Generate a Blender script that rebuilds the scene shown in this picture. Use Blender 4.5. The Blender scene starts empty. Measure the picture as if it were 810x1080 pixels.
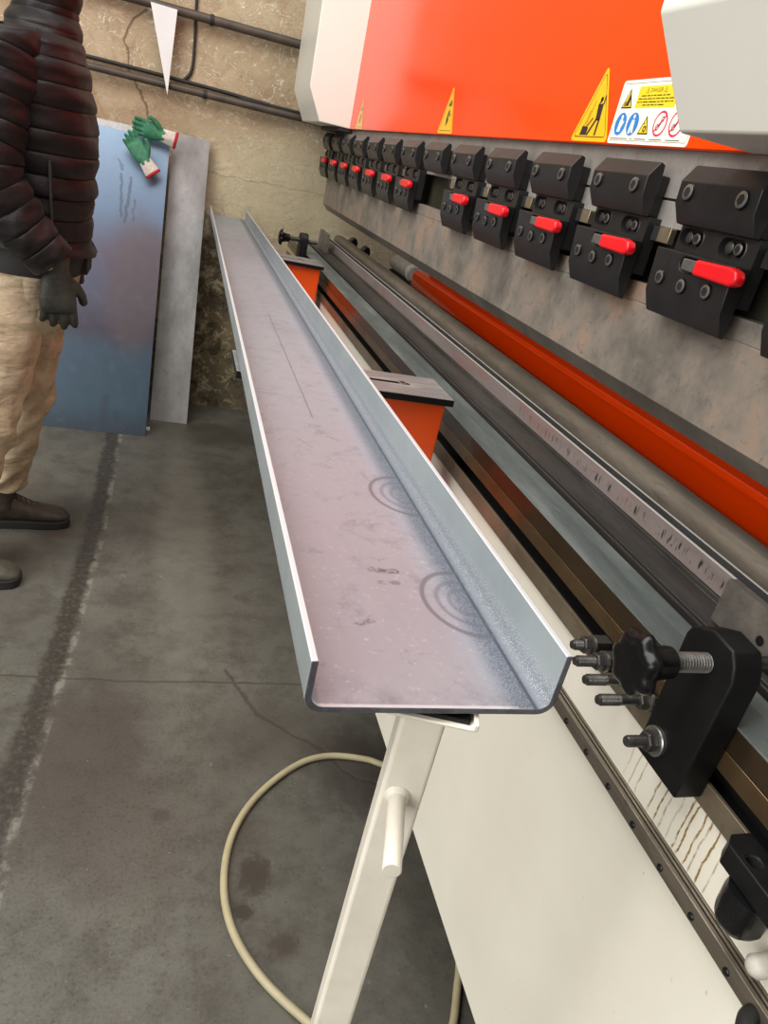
import bpy, bmesh, math, random
from mathutils import Vector, Matrix
from math import sin, cos, pi, radians
random.seed(7)
SC = bpy.context.scene
COL = SC.collection

# ------------------------------------------------------------------ materials
def lin(c):
    return c / 12.92 if c <= .04045 else ((c + .055) / 1.055) ** 2.4
def rgb(r, g, b):
    return (lin(r / 255), lin(g / 255), lin(b / 255), 1)

class MT:
    """small node builder"""
    def __init__(s, name, color=(.5, .5, .5, 1), rough=.5, metal=0., spec=None, coat=None):
        s.m = bpy.data.materials.new(name); s.m.use_nodes = True
        s.nt = s.m.node_tree; s.N = s.nt.nodes; s.L = s.nt.links
        s.b = s.N['Principled BSDF']
        s.b.inputs['Base Color'].default_value = color
        s.b.inputs['Roughness'].default_value = rough
        s.b.inputs['Metallic'].default_value = metal
        if spec is not None: s.b.inputs['Specular IOR Level'].default_value = spec
        if coat: s.b.inputs['Coat Weight'].default_value = coat; s.b.inputs['Coat Roughness'].default_value = .08
        s._co = None; s._sep = None
    def co(s):
        if not s._co: s._co = s.N.new('ShaderNodeTexCoord').outputs['Object']
        return s._co
    def xyz(s):
        if not s._sep:
            n = s.N.new('ShaderNodeSeparateXYZ'); s.L.new(s.co(), n.inputs[0]); s._sep = n.outputs
        return s._sep
    def put(s, sock, v):
        if isinstance(v, bpy.types.NodeSocket): s.L.new(v, sock)
        else: sock.default_value = v
    def mapv(s, scale=(1, 1, 1), loc=(0, 0, 0), rot=(0, 0, 0)):
        n = s.N.new('ShaderNodeMapping'); s.L.new(s.co(), n.inputs[0])
        n.inputs['Scale'].default_value = scale; n.inputs['Location'].default_value = loc; n.inputs['Rotation'].default_value = rot
        return n.outputs[0]
    def noise(s, scale=5, detail=4, rough=.55, vec=None, dist=0.):
        n = s.N.new('ShaderNodeTexNoise'); s.L.new(vec or s.co(), n.inputs['Vector'])
        n.inputs['Scale'].default_value = scale; n.inputs['Detail'].default_value = detail
        n.inputs['Roughness'].default_value = rough; n.inputs['Distortion'].default_value = dist
        return n.outputs[0]
    def voro(s, scale=5, feature='DISTANCE_TO_EDGE', vec=None):
        n = s.N.new('ShaderNodeTexVoronoi'); n.feature = feature
        s.L.new(vec or s.co(), n.inputs['Vector']); n.inputs['Scale'].default_value = scale
        return n.outputs['Distance']
    def ramp(s, fac, stops):
        n = s.N.new('ShaderNodeValToRGB'); s.L.new(fac, n.inputs[0]); e = n.color_ramp.elements
        while len(e) < len(stops): e.new(.5)
        for el, (p, c) in zip(e, stops):
            el.position = p; el.color = c if isinstance(c, tuple) else (c, c, c, 1)
        return n.outputs[0]
    def mix(s, f, a, b, mode='MIX'):
        n = s.N.new('ShaderNodeMix'); n.data_type = 'RGBA'; n.blend_type = mode
        s.put(n.inputs[0], f); s.put(n.inputs[6], a); s.put(n.inputs[7], b)
        return n.outputs[2]
    def mth(s, op, a, b=0., c=0., clamp=False):
        n = s.N.new('ShaderNodeMath'); n.operation = op; n.use_clamp = clamp
        s.put(n.inputs[0], a); s.put(n.inputs[1], b); s.put(n.inputs[2], c)
        return n.outputs[0]
    def step(s, v, e0, e1):
        n = s.N.new('ShaderNodeMapRange'); n.interpolation_type = 'SMOOTHSTEP'
        s.put(n.inputs[0], v); n.inputs[1].default_value = e0; n.inputs[2].default_value = e1
        return n.outputs[0]
    def blob(s, a, b, ca, cb, ra, rb, edge=.35, warp=None, wamt=.0):
        """soft elliptic mask 1 inside; a,b sockets"""
        u = s.mth('MULTIPLY', s.mth('SUBTRACT', a, ca), 1 / ra); v = s.mth('MULTIPLY', s.mth('SUBTRACT', b, cb), 1 / rb)
        d = s.mth('SQRT', s.mth('ADD', s.mth('MULTIPLY', u, u), s.mth('MULTIPLY', v, v)))
        if warp is not None: d = s.mth('ADD', d, s.mth('MULTIPLY', s.mth('SUBTRACT', warp, .5), wamt))
        return s.step(d, 1 + edge, 1 - edge)
    def line(s, a, b, p, q, w, warp=None, wamt=0.):
        """mask of segment p-q half width w in the (a,b) plane"""
        dx, dy = q[0] - p[0], q[1] - p[1]; l2 = dx * dx + dy * dy
        ax = s.mth('SUBTRACT', a, p[0]); ay = s.mth('SUBTRACT', b, p[1])
        if warp is not None:
            wv = s.mth('MULTIPLY', s.mth('SUBTRACT', warp, .5), wamt)
            ax = s.mth('ADD', ax, wv); ay = s.mth('ADD', ay, wv)
        t = s.mth('ADD', s.mth('MULTIPLY', ax, dx / l2), s.mth('MULTIPLY', ay, dy / l2), clamp=True)
        ex = s.mth('SUBTRACT', ax, s.mth('MULTIPLY', t, dx)); ey = s.mth('SUBTRACT', ay, s.mth('MULTIPLY', t, dy))
        d = s.mth('SQRT', s.mth('ADD', s.mth('MULTIPLY', ex, ex), s.mth('MULTIPLY', ey, ey)))
        return s.step(d, w * 1.4, w * .6)
    def color(s, c): s.put(s.b.inputs['Base Color'], c); return s
    def rough(s, c): s.put(s.b.inputs['Roughness'], c); return s
    def bump(s, h, strength=.3, dist=.01):
        n = s.N.new('ShaderNodeBump'); s.L.new(h, n.inputs['Height'])
        n.inputs['Strength'].default_value = strength; n.inputs['Distance'].default_value = dist
        s.L.new(n.outputs[0], s.b.inputs['Normal']); return s

M = {}
def simple(name, col, rough=.5, metal=0., var=.12, scale=12, bump=0., coat=None, bscale=None, spec=None):
    t = MT(name, col, rough, metal, coat=coat, spec=spec)
    n = t.noise(scale, 5, .6)
    dark = tuple(c * (1 - var) for c in col[:3]) + (1,); lite = tuple(min(1, c * (1 + var)) for c in col[:3]) + (1,)
    t.color(t.ramp(n, [(.3, dark), (.7, lite)]))
    t.rough(t.mth('ADD', t.mth('MULTIPLY', n, .16), rough - .08))
    if bump: t.bump(t.noise(bscale or scale * 6, 4, .6), bump, .003)
    M[name] = t.m
    return t

simple('orange_paint', (.95, .058, .0008, 1), .17, var=.03, scale=3, spec=.25)
simple('orange_arm_paint', (.86, .085, .006, 1), .3, var=.08, scale=9)
simple('white_cover_paint', rgb(234, 233, 222), .32, var=.02, scale=3)
simple('stand_paint', rgb(218, 212, 197), .45, var=.10, scale=14, bump=.08)
simple('black_oxide', (.017, .017, .0175, 1), .38, metal=.25, var=.2, scale=30, bump=.05)
simple('black_oxide_shaded', (.010, .010, .010, 1), .5, metal=.2, var=.2, scale=30)  # darker copy of black_oxide: shade on the clamp sides painted as colour
simple('bolt_black', (.022, .022, .024, 1), .3, metal=.7, var=.2, scale=60)
simple('bolt_grey', (.105, .10, .095, 1), .36, metal=.8, var=.3, scale=80)
simple('washer_steel', (.32, .31, .29, 1), .32, metal=.9, var=.25, scale=80)
simple('dark_hole', (.006, .006, .006, 1), .8, var=.1)
simple('brass_steel', (.36, .31, .22, 1), .35, metal=.85, var=.2, scale=40)
simple('lever_steel', (.20, .20, .19, 1), .36, metal=.7, var=.25, scale=60)
simple('socket_ring', (.22, .21, .20, 1), .34, metal=.8, var=.3, scale=60)
simple('red_plastic', (.72, .007, .013, 1), .3, var=.05)
simple('black_plastic', (.0045, .0045, .005, 1), .28, spec=.3, var=.2, scale=25)
simple('black_bracket', (.006, .006, .0062, 1), .44, spec=.22, var=.25, scale=40, bump=.08)
simple('recess_dark', (.030, .027, .015, 1), .6, var=.3, scale=10)
simple('machine_dark', (.016, .015, .014, 1), .7, var=.3)
simple('pipe_paint', (.062, .045, .033, 1), .55, var=.35, scale=14)
simple('cable_black', (.012, .011, .010, 1), .6, var=.2)
simple('hose_rubber', rgb(170, 160, 128), .5, var=.12, scale=18)
simple('sheet_edge', (.35, .36, .37, 1), .4, metal=.6, var=.2)
simple('white_offcut', rgb(218, 218, 216), .4, var=.03)
simple('glove_green', (.030, .17, .085, 1), .6, var=.35, scale=60, bump=.3, bscale=200)
simple('glove_cuff', (.55, .48, .42, 1), .8, var=.2, scale=80)
simple('glove_hem', (.42, .015, .02, 1), .7, var=.2)
simple('work_glove', (.026, .027, .021, 1), .5, var=.55, scale=26, bump=.4, bscale=160)
simple('skin', (.48, .27, .19, 1), .5, var=.1, scale=30)
simple('hair', (.022, .014, .010, 1), .6, var=.3, scale=80, bump=.6, bscale=200)
simple('eye_white', (.7, .7, .68, 1), .2, var=.02)
simple('belt_cloth', (.010, .009, .009, 1), .7, var=.2)
simple('boot_leather', (.040, .027, .019, 1), .55, var=.45, scale=30, bump=.4, bscale=90)
simple('boot_dusty', (.070, .066, .048, 1), .6, var=.35, scale=26, bump=.35, bscale=90)
simple('boot_sole', (.012, .011, .010, 1), .8, var=.2)
simple('lace', (.16, .13, .10, 1), .8, var=.2)
simple('zip_steel', (.25, .25, .25, 1), .35, metal=.8, var=.2)
simple('motor_grey', (.46, .43, .37, 1), .5, var=.25, scale=30)
simple('sticker_white', rgb(238, 232, 218), .35, var=.02)
simple('sticker_yellow', (.93, .50, .004, 1), .3, var=.02, coat=.3)
simple('sticker_lemon', (.86, .62, .02, 1), .35, var=.02)
simple('sticker_black', (.02, .017, .014, 1), .4, var=.05)
simple('sticker_blue', (.015, .20, .58, 1), .35, var=.03)
simple('sticker_red', (.66, .015, .07, 1), .35, var=.03)

def mk_concrete():
    t = MT('workshop_concrete', rough=.6); X, Y, Z = t.xyz()
    n1 = t.noise(1.6, 8, .62); n2 = t.noise(9, 9, .74); n3 = t.noise(70, 6, .7); w = t.noise(11, 9, .78)
    c = t.ramp(n1, [(.25, rgb(77, 73, 65)), (.5, rgb(91, 89, 81)), (.75, rgb(105, 104, 95))])
    c = t.mix(t.ramp(n2, [(.34, .85), (.56, 0.)]), c, rgb(68, 65, 57))
    c = t.mix(t.mth('MULTIPLY', t.step(t.noise(22, 8, .8, dist=.8), .56, .68), .6), c, rgb(60, 57, 50))
    c = t.mix(t.step(n3, .56, .74), c, rgb(63, 62, 56))
    c = t.mix(t.step(t.noise(34, 7, .75, dist=1.), .62, .74), c, rgb(126, 122, 112))
    hf = t.noise(46, 8, .8)
    # rubbed-in dirt, dark patches and a painted light streak, in shapes of their own
    def st(cx, cy, rx, ry, col, amt, wam=1.6, wn=w):
        nonlocal c
        c = t.mix(t.mth('MULTIPLY', t.blob(X, Y, cx, cy, rx, ry, .45, wn, wam), amt), c, col)
    st(-.10, 1.42, .15, .32, rgb(66, 59, 53), .8, 1.2)
    st(.02, 1.20, .12, .16, rgb(82, 76, 68), .6)
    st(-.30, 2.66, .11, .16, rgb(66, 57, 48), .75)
    st(-.42, 2.35, .12, .10, rgb(84, 80, 72), .6)
    st(.285, 1.095, .036, .055, rgb(54, 47, 36), .9, 3.2, hf)
    st(.255, 1.01, .022, .022, rgb(46, 40, 32), .85, 3.2, hf)
    st(.33, .93, .034, .026, rgb(58, 49, 38), .8, 3.2, hf)
    st(.083, 1.268, .022, .018, rgb(66, 62, 54), .85, 1.2, hf)
    st(.26, 1.22, .03, .05, rgb(70, 63, 52), .6, 3., hf)
    st(.42, 1.52, .20, .12, rgb(70, 64, 56), .5, 2.)
    st(.62, 1.40, .16, .14, rgb(54, 48, 42), .8, 1.4)  # dark patch at the front edge of the bed
    st(.25, 3.75, .32, .16, rgb(64, 60, 52), .75, 1.2)
    st(.14, 2.6, .10, .9, rgb(124, 122, 112), .4, 1.)  # pale streak: light reflecting off the floor, painted as colour
    # filled trench running away from the viewer
    tr = t.noise(16, 9, .8)
    pts = [(-.26, -1.2), (-.262, 1.235), (-.247, 1.49), (-.222, 1.86), (-.198, 2.61), (-.205, 3.66), (-.2, 4.3)]
    trm = None; edg = None
    for p, q in zip(pts, pts[1:]):
        a = t.line(X, Y, p, q, .028, tr, .085); e = t.line(X, Y, (p[0] + .038, p[1]), (q[0] + .038, q[1]), .010, n2, .05)
        trm = a if trm is None else t.mth('MAXIMUM', trm, a); edg = e if edg is None else t.mth('MAXIMUM', edg, e)
    c = t.mix(t.mth('MULTIPLY', edg, t.mth('MULTIPLY', t.step(n2, .46, .60), .75)), c, rgb(132, 128, 116))
    tc = t.ramp(t.noise(60, 6, .8), [(.3, rgb(28, 24, 19)), (.52, rgb(50, 45, 38)), (.74, rgb(104, 98, 86))])
    c = t.mix(t.mth('MULTIPLY', trm, .92), c, tc)
    # cross joint and cracks
    cr = None
    ck = [(-3, 1.78), (-.35, 1.764), (.02, 1.746), (.32, 1.743), (1.2, 1.73)]
    for p, q in zip(ck, ck[1:]):
        a = t.line(X, Y, p, q, .0045, n2, .03); cr = a if cr is None else t.mth('MAXIMUM', cr, a)
    ck = [(.26, 1.80), (.299, 1.70), (.34, 1.60), (.407, 1.543), (.503, 1.469), (.57, 1.37), (.68, 1.32)]
    for p, q in zip(ck, ck[1:]):
        a = t.line(X, Y, p, q, .006, n2, .04); cr = t.mth('MAXIMUM', cr, a)
    c = t.mix(t.mth('MULTIPLY', cr, .62), c, rgb(60, 52, 44))
    grit = t.mth('MULTIPLY', t.step(t.noise(120, 6, .8), .50, .62), t.mth('ADD', t.mth('MULTIPLY', t.blob(X, Y, -.08, 1.15, .30, .55, .6, n1, 1.), .5), t.mth('MULTIPLY', t.step(n2, .55, .4), .35)))
    c = t.mix(grit, c, rgb(52, 48, 42))
    c = t.mix(t.mth('MULTIPLY', t.step(t.noise(260, 3, .7), .60, .70), .3), c, rgb(140, 136, 124))
    c = t.mix(t.step(t.noise(130, 2, .5), .76, .80), c, rgb(160, 156, 144))
    t.color(c)
    t.rough(t.mth('ADD', t.mth('MULTIPLY', n2, .3), .38))
    h = t.mth('SUBTRACT', t.mth('ADD', t.mth('MULTIPLY', n2, .5), t.mth('MULTIPLY', n3, .3)), t.mth('MULTIPLY', t.mth('MAXIMUM', trm, cr), .8))
    t.bump(h, .35, .006)
    M['concrete'] = t.m
mk_concrete()

def mk_wall():
    t = MT('rough_render_wall', rough=.9); X, Y, Z = t.xyz()
    n1 = t.noise(2.2, 8, .6); n2 = t.noise(11, 8, .72, dist=.6); n3 = t.noise(60, 6, .7)
    c = t.ramp(n1, [(.25, rgb(147, 126, 99)), (.5, rgb(174, 154, 125)), (.78, rgb(193, 178, 150))])
    c = t.mix(t.ramp(n2, [(.32, .7), (.5, 0.)]), c, rgb(136, 112, 84))
    c = t.mix(t.ramp(t.noise(7, 8, .75, vec=t.mapv((1, 1, 2.2), (3, 1, 0)), dist=2.2), [(.56, 0.), (.70, .75)]), c, rgb(222, 208, 178))
    c = t.mix(t.step(n3, .6, .75), c, rgb(138, 116, 90))
    # trowel ridges
    rid = t.step(t.mth('ABSOLUTE', t.mth('SUBTRACT', t.noise(5, 5, .6, vec=t.mapv((1, 1, 1.8)), dist=1.5), .5)), .012, .002)
    c = t.mix(t.mth('MULTIPLY', rid, .75), c, rgb(232, 222, 198))
    c = t.mix(t.mth('MULTIPLY', t.step(t.noise(15, 7, .8, vec=t.mapv((1, 1, 1), (7, 0, 2)), dist=1.), .60, .70), .6), c, rgb(118, 98, 74))
    # grime mixed with shade painted onto the lower courses
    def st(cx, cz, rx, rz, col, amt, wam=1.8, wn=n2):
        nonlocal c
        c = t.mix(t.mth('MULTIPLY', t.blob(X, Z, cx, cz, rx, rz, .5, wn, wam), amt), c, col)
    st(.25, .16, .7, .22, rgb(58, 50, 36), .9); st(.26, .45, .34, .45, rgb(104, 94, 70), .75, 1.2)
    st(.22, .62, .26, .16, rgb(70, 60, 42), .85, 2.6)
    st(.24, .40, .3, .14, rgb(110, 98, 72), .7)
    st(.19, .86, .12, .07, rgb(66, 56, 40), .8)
    st(.5, 1.2, .5, .25, rgb(190, 180, 148), .6)
    st(-.35, 1.2, .3, .3, rgb(150, 118, 88), .5)
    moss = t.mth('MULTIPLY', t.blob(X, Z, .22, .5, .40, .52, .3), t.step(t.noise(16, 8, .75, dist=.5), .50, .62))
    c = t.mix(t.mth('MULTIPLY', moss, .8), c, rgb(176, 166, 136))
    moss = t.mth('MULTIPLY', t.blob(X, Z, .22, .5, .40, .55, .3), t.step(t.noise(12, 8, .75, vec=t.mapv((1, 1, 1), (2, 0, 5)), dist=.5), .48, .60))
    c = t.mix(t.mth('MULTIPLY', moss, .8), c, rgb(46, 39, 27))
    # cracks
    ck = [(-.20, 1.86), (-.255, 1.81), (-.292, 1.72), (-.268, 1.66), (-.262, 1.60), (-.20, 1.513), (-.175, 1.47), (-.16, 1.38)]
    cr = None
    for p, q in zip(ck, ck[1:]):
        a = t.line(X, Z, p, q, .0042, n2, .045); cr = a if cr is None else t.mth('MAXIMUM', cr, a)
    for p, q in [((.2, .97), (.9, 1.0)), ((-.6, 1.23), (.9, 1.25)), ((.05, 1.32), (.09, 1.12))]:
        cr = t.mth('MAXIMUM', cr, t.mth('MULTIPLY', t.line(X, Z, p, q, .003, n2, .06), .25))
    c = t.mix(t.mth('MULTIPLY', cr, .62), c, rgb(84, 64, 46))
    t.color(c)
    t.bump(t.mth('SUBTRACT', t.mth('ADD', n2, t.mth('MULTIPLY', rid, .3)), cr), .6, .015)
    M['wall'] = t.m
mk_wall()

def mk_channel():
    t = MT('hot_rolled_steel', rough=.42, metal=.30); X, Y, Z = t.xyz()
    n1 = t.noise(3.2, 6, .6, vec=t.mapv((1.2, .5, 1))); n2 = t.noise(26, 7, .75); fine = t.noise(900, 2, .6)
    base = t.ramp(n1, [(.28, rgb(133, 140, 150)), (.5, rgb(149, 154, 162)), (.7, rgb(146, 155, 161))])
    base = t.mix(t.mth('MULTIPLY', t.blob(X, Y, .08, .12, .075, .34, .6, n1, .8), .35), base, rgb(160, 152, 156))
    base = t.mix(t.mth('MULTIPLY', t.blob(X, Y, .16, .45, .02, .9, .8, n1, .5), .6), base, rgb(146, 158, 170))
    base = t.mix(t.mth('MULTIPLY', t.step(n2, .52, .74), .75), base, rgb(112, 110, 114))
    base = t.mix(t.mth('MULTIPLY', t.step(t.noise(12, 8, .78, dist=1.2), .55, .68), .5), base, rgb(120, 116, 120))
    base = t.mix(t.mth('MULTIPLY', t.step(t.noise(170, 4, .7), .58, .72), .45), base, rgb(194, 194, 198))
    base = t.mix(t.mth('MULTIPLY', t.step(t.mth('ADD', Y, t.mth('MULTIPLY', n2, .06)), .075, .03), t.mth('MULTIPLY', t.step(n2, .40, .66), .55)), base, rgb(92, 90, 96))
    base = t.mix(t.mth('MULTIPLY', t.step(Y, .0042, .0024), t.mth('MULTIPLY', t.step(X, .18, .15), .7)), base, rgb(206, 206, 210))
    # upstand strip is greyer
    up = t.step(Z, .010, .018)
    base = t.mix(t.mth('MULTIPLY', up, .85), base, t.ramp(t.noise(8, 6, .6), [(.3, rgb(138, 147, 149)), (.7, rgb(160, 168, 168))]))
    # dark band with grain and a crease line along the bend
    d = t.mth('ABSOLUTE', t.mth('SUBTRACT', X, .168)); low = t.step(Z, .030, .012)
    band = t.mth('MULTIPLY', t.step(t.mth('ADD', d, t.mth('MULTIPLY', t.mth('SUBTRACT', n2, .5), .012)), .026, .002), low)
    base = t.mix(t.mth('MULTIPLY', band, t.mth('ADD', t.step(fine, .44, .64), .45)), base, rgb(86, 92, 104))
    base = t.mix(t.mth('MULTIPLY', t.step(t.mth('ABSOLUTE', t.mth('SUBTRACT', X, .1712)), .0024, .0006), t.mth('MULTIPLY', low, .75)), base, rgb(58, 60, 68))
    base = t.mix(t.mth('MULTIPLY', t.mth('MULTIPLY', t.step(t.mth('ABSOLUTE', t.mth('SUBTRACT', Z, .016)), .016, .004), t.step(X, .17, .178)), t.step(fine, .48, .62)), base, rgb(190, 194, 200))
    # ring marks from the rolling oil
    for cx, cy, r in [(.1655, .140, .040), (.1665, .366, .040)]:
        u = t.mth('SUBTRACT', X, cx); v = t.mth('MULTIPLY', t.mth('SUBTRACT', Y, cy), .78)
        dd = t.mth('SQRT', t.mth('ADD', t.mth('MULTIPLY', u, u), t.mth('MULTIPLY', v, v)))
        for k, (rr, amt) in enumerate([(r, .75), (r * .68, .5), (r * .40, .45)]):
            m = t.step(t.mth('ABSOLUTE', t.mth('SUBTRACT', dd, rr)), .0034, .0010)
            m = t.mth('MULTIPLY', t.mth('MULTIPLY', m, amt), t.step(X, .176, .171))
            base = t.mix(m, base, rgb(94, 98, 106))
    # scratches and scuffs
    wn = t.noise(40, 4, .6)
    for p, q, w, a in [((.092, 1.332), (.093, .61), .0009, .75), ((.023, .704), (.05, .700), .0011, .6), ((.02, .722), (.048, .720), .0009, .5),
                       ((.089, .189), (.110, .187), .0042, .8), ((.092, .166), (.106, .166), .0035, .5), ((.098, .205), (.106, .21), .0015, .4),
                       ((.056, .098), (.070, .104), .0028, .6), ((.066, .104), (.071, .112), .0016, .5), ((.012, 1.72), (.03, 1.68), .0012, .5),
                       ((.115, 1.02), (.128, .94), .001, .4), ((.06, .52), (.075, .49), .001, .4), ((.10, .54), (.115, .53), .001, .45)]:
        base = t.mix(t.mth('MULTIPLY', t.line(X, Y, p, q, w, wn, .012 if w > .0014 else .003), t.mth('MULTIPLY', t.mth('MULTIPLY', t.step(Z, .012, .008), a), t.step(t.noise(150, 4, .75), .36, .56) if w > .0014 else .8)), base, rgb(70, 66, 70))
    # paler top edges of the upstands
    top = t.mth('MAXIMUM', t.step(Z, .0505, .0515), t.mth('MULTIPLY', t.step(Z, .0395, .0408), t.step(X, .01, .006)))
    base = t.mix(t.mth('MULTIPLY', top, .9), base, rgb(206, 210, 212))
    # cut end
    base = t.mix(t.step(Y, .0008, .0002), base, t.ramp(n2, [(.35, rgb(58, 58, 64)), (.65, rgb(104, 104, 112))]))
    t.color(base)
    t.rough(t.mth('ADD', t.mth('MULTIPLY', n2, .20), .30))
    t.bump(t.mth('ADD', t.mth('MULTIPLY', n2, .3), t.mth('MULTIPLY', t.mth('MULTIPLY', fine, band), .6)), .15, .002)
    M['channel'] = t.m
mk_channel()

def mk_worn(name, stops, rough, metal, scale, vec=(1, 1, 1), spots=None, bump=.1):
    t = MT(name, rough=rough, metal=metal)
    v = t.mapv(vec)
    n1 = t.noise(scale, 8, .65, vec=v); n2 = t.noise(scale * 5, 7, .75, vec=v, dist=.8)
    c = t.ramp(n1, stops)
    if spots: c = t.mix(t.mth('MULTIPLY', t.step(n2, .52, .72), .8), c, spots)
    c = t.mix(t.mth('MULTIPLY', t.step(t.noise(scale * 2.3, 7, .7, vec=v, dist=1.3), .56, .70), .5), c, stops[0][1])
    t.color(c); t.rough(t.mth('ADD', t.mth('MULTIPLY', n2, .22), rough - .11)); t.bump(n2, bump, .003)
    M[name] = t.m
mk_worn('punch_steel', [(.32, rgb(98, 93, 86)), (.45, rgb(122, 115, 106)), (.55, rgb(140, 130, 119)), (.68, rgb(160, 134, 114))], .5, .25, 8, spots=rgb(92, 88, 83))
mk_worn('punch_bevel', [(.3, rgb(84, 79, 73)), (.6, rgb(116, 109, 101)), (.8, rgb(140, 132, 123))], .42, .3, 8)
mk_worn('ram_steel', [(.3, rgb(132, 127, 121)), (.55, rgb(150, 146, 141)), (.75, rgb(162, 158, 152))], .5, .3, 14, (1, 1, 1), spots=rgb(118, 112, 106))
mk_worn('table_steel', [(.3, rgb(82, 88, 87)), (.5, rgb(104, 111, 109)), (.72, rgb(138, 144, 141))], .38, .3, 9, (2, .35, 2), spots=rgb(76, 82, 82))
mk_worn('oily_steel', [(.3, rgb(74, 58, 40)), (.55, rgb(102, 82, 58)), (.8, rgb(132, 112, 84))], .22, .6, 5, (1, .5, 1), spots=rgb(72, 54, 36))
mk_worn('oily_steel_dark', [(.3, rgb(50, 40, 29)), (.55, rgb(72, 58, 42)), (.8, rgb(96, 80, 60))], .20, .6, 5, (1, .5, 1), spots=rgb(48, 36, 26))
mk_worn('tee_slot_steel', [(.3, rgb(96, 82, 66)), (.55, rgb(124, 112, 94)), (.8, rgb(146, 136, 118))], .34, .5, 9, (1, .6, 1), spots=rgb(96, 84, 68))
mk_worn('die_holder_steel', [(.3, rgb(58, 56, 54)), (.55, rgb(80, 77, 74)), (.8, rgb(104, 100, 96))], .38, .6, 8, (2, .3, 2), spots=rgb(48, 46, 44))
mk_worn('rear_bar_steel', [(.3, rgb(96, 88, 78)), (.55, rgb(122, 113, 101)), (.8, rgb(142, 133, 121))], .45, .4, 8, (2, .4, 2), spots=rgb(84, 76, 66))
mk_worn('rail_steel', [(.3, rgb(96, 88, 77)), (.55, rgb(128, 119, 106)), (.8, rgb(152, 143, 129))], .32, .6, 8, (2, .4, 2), spots=rgb(78, 70, 60))
mk_worn('end_plate_steel', [(.3, rgb(88, 84, 79)), (.55, rgb(118, 112, 105)), (.8, rgb(146, 139, 130))], .42, .5, 22, spots=rgb(96, 88, 80))
mk_worn('arm_plate_steel', [(.3, rgb(112, 112, 110)), (.55, rgb(146, 145, 142)), (.8, rgb(176, 174, 170))], .36, .25, 14, (1, 3, 1), spots=rgb(92, 90, 88))
mk_worn('strip_steel', [(.3, rgb(122, 120, 118)), (.5, rgb(152, 151, 150)), (.75, rgb(176, 177, 178))], .45, .4, 4, (1.6, 1, .8), spots=rgb(128, 126, 122))

def mk_die():
    t = MT('die_steel', rough=.36, metal=.3); X, Y, Z = t.xyz()
    n1 = t.noise(6, 7, .65, vec=t.mapv((2, .4, 2))); n2 = t.noise(60, 6, .7, vec=t.mapv((1, 1, 1)))
    c = t.ramp(n1, [(.3, rgb(112, 102, 98)), (.5, rgb(140, 128, 124)), (.75, rgb(158, 148, 143))])
    c = t.mix(t.mth('MULTIPLY', t.step(t.noise(9, 5, .6, vec=t.mapv((2, .5, 2), (4, 2, 1))), .5, .65), .5), c, rgb(150, 112, 106))
    scr = t.noise(90, 3, .6, vec=t.mapv((1, 2.2, .35)))
    zz = t.mth('ABSOLUTE', t.mth('ADD', t.mth('SUBTRACT', Z, 1.066), t.mth('MULTIPLY', t.mth('SUBTRACT', n1, .5), .02)))
    c = t.mix(t.mth('MULTIPLY', t.mth('MULTIPLY', t.step(zz, .010, .003), t.step(scr, .55, .62)), t.step(Y, 1.6, .9)), c, rgb(58, 50, 46))
    c = t.mix(t.step(Z, 1.0825, 1.0836), c, rgb(196, 192, 186))
    t.color(c); t.rough(t.mth('ADD', t.mth('MULTIPLY', n2, .2), .24))
    M['die'] = t.m
mk_die()

def mk_bed():
    t = MT('bed_white_paint', rough=.33); X, Y, Z = t.xyz()
    n = t.noise(4, 5, .6); w = t.noise(34, 4, .6); w2 = t.noise(90, 4, .6)
    c = t.ramp(n, [(.3, rgb(221, 216, 200)), (.7, rgb(230, 226, 211))])
    spk = t.step(t.noise(75, 3, .5), .73, .76)
    c = t.mix(t.mth('MULTIPLY', spk, .5), c, rgb(170, 160, 140))
    ys = [(.500, .003), (.489, .7), (.476, .9), (.466, .5), (.440, .8), (.433, .9), (.420, .9), (.4115, .7), (.399, 1), (.386, .5), (.362, .4), (.452, .3), (.515, .5), (.528, .4), (.542, .3)]
    m = None
    for y0, a in ys:
        d = t.mth('ABSOLUTE', t.mth('ADD', t.mth('SUBTRACT', Y, y0), t.mth('MULTIPLY', t.mth('SUBTRACT', w, .5), .010)))
        k = t.mth('MULTIPLY', t.step(d, .0017, .0006), a); m = k if m is None else t.mth('MAXIMUM', m, k)
    m = t.mth('MULTIPLY', m, t.step(Z, .862, .872)); m = t.mth('MULTIPLY', m, t.mth('ADD', t.step(w2, .3, .6), .35))
    c = t.mix(m, c, rgb(140, 112, 62))
    t.color(c); t.rough(t.mth('ADD', t.mth('MULTIPLY', n, .1), .27))
    M['bed_paint'] = t.m
mk_bed()

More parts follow.
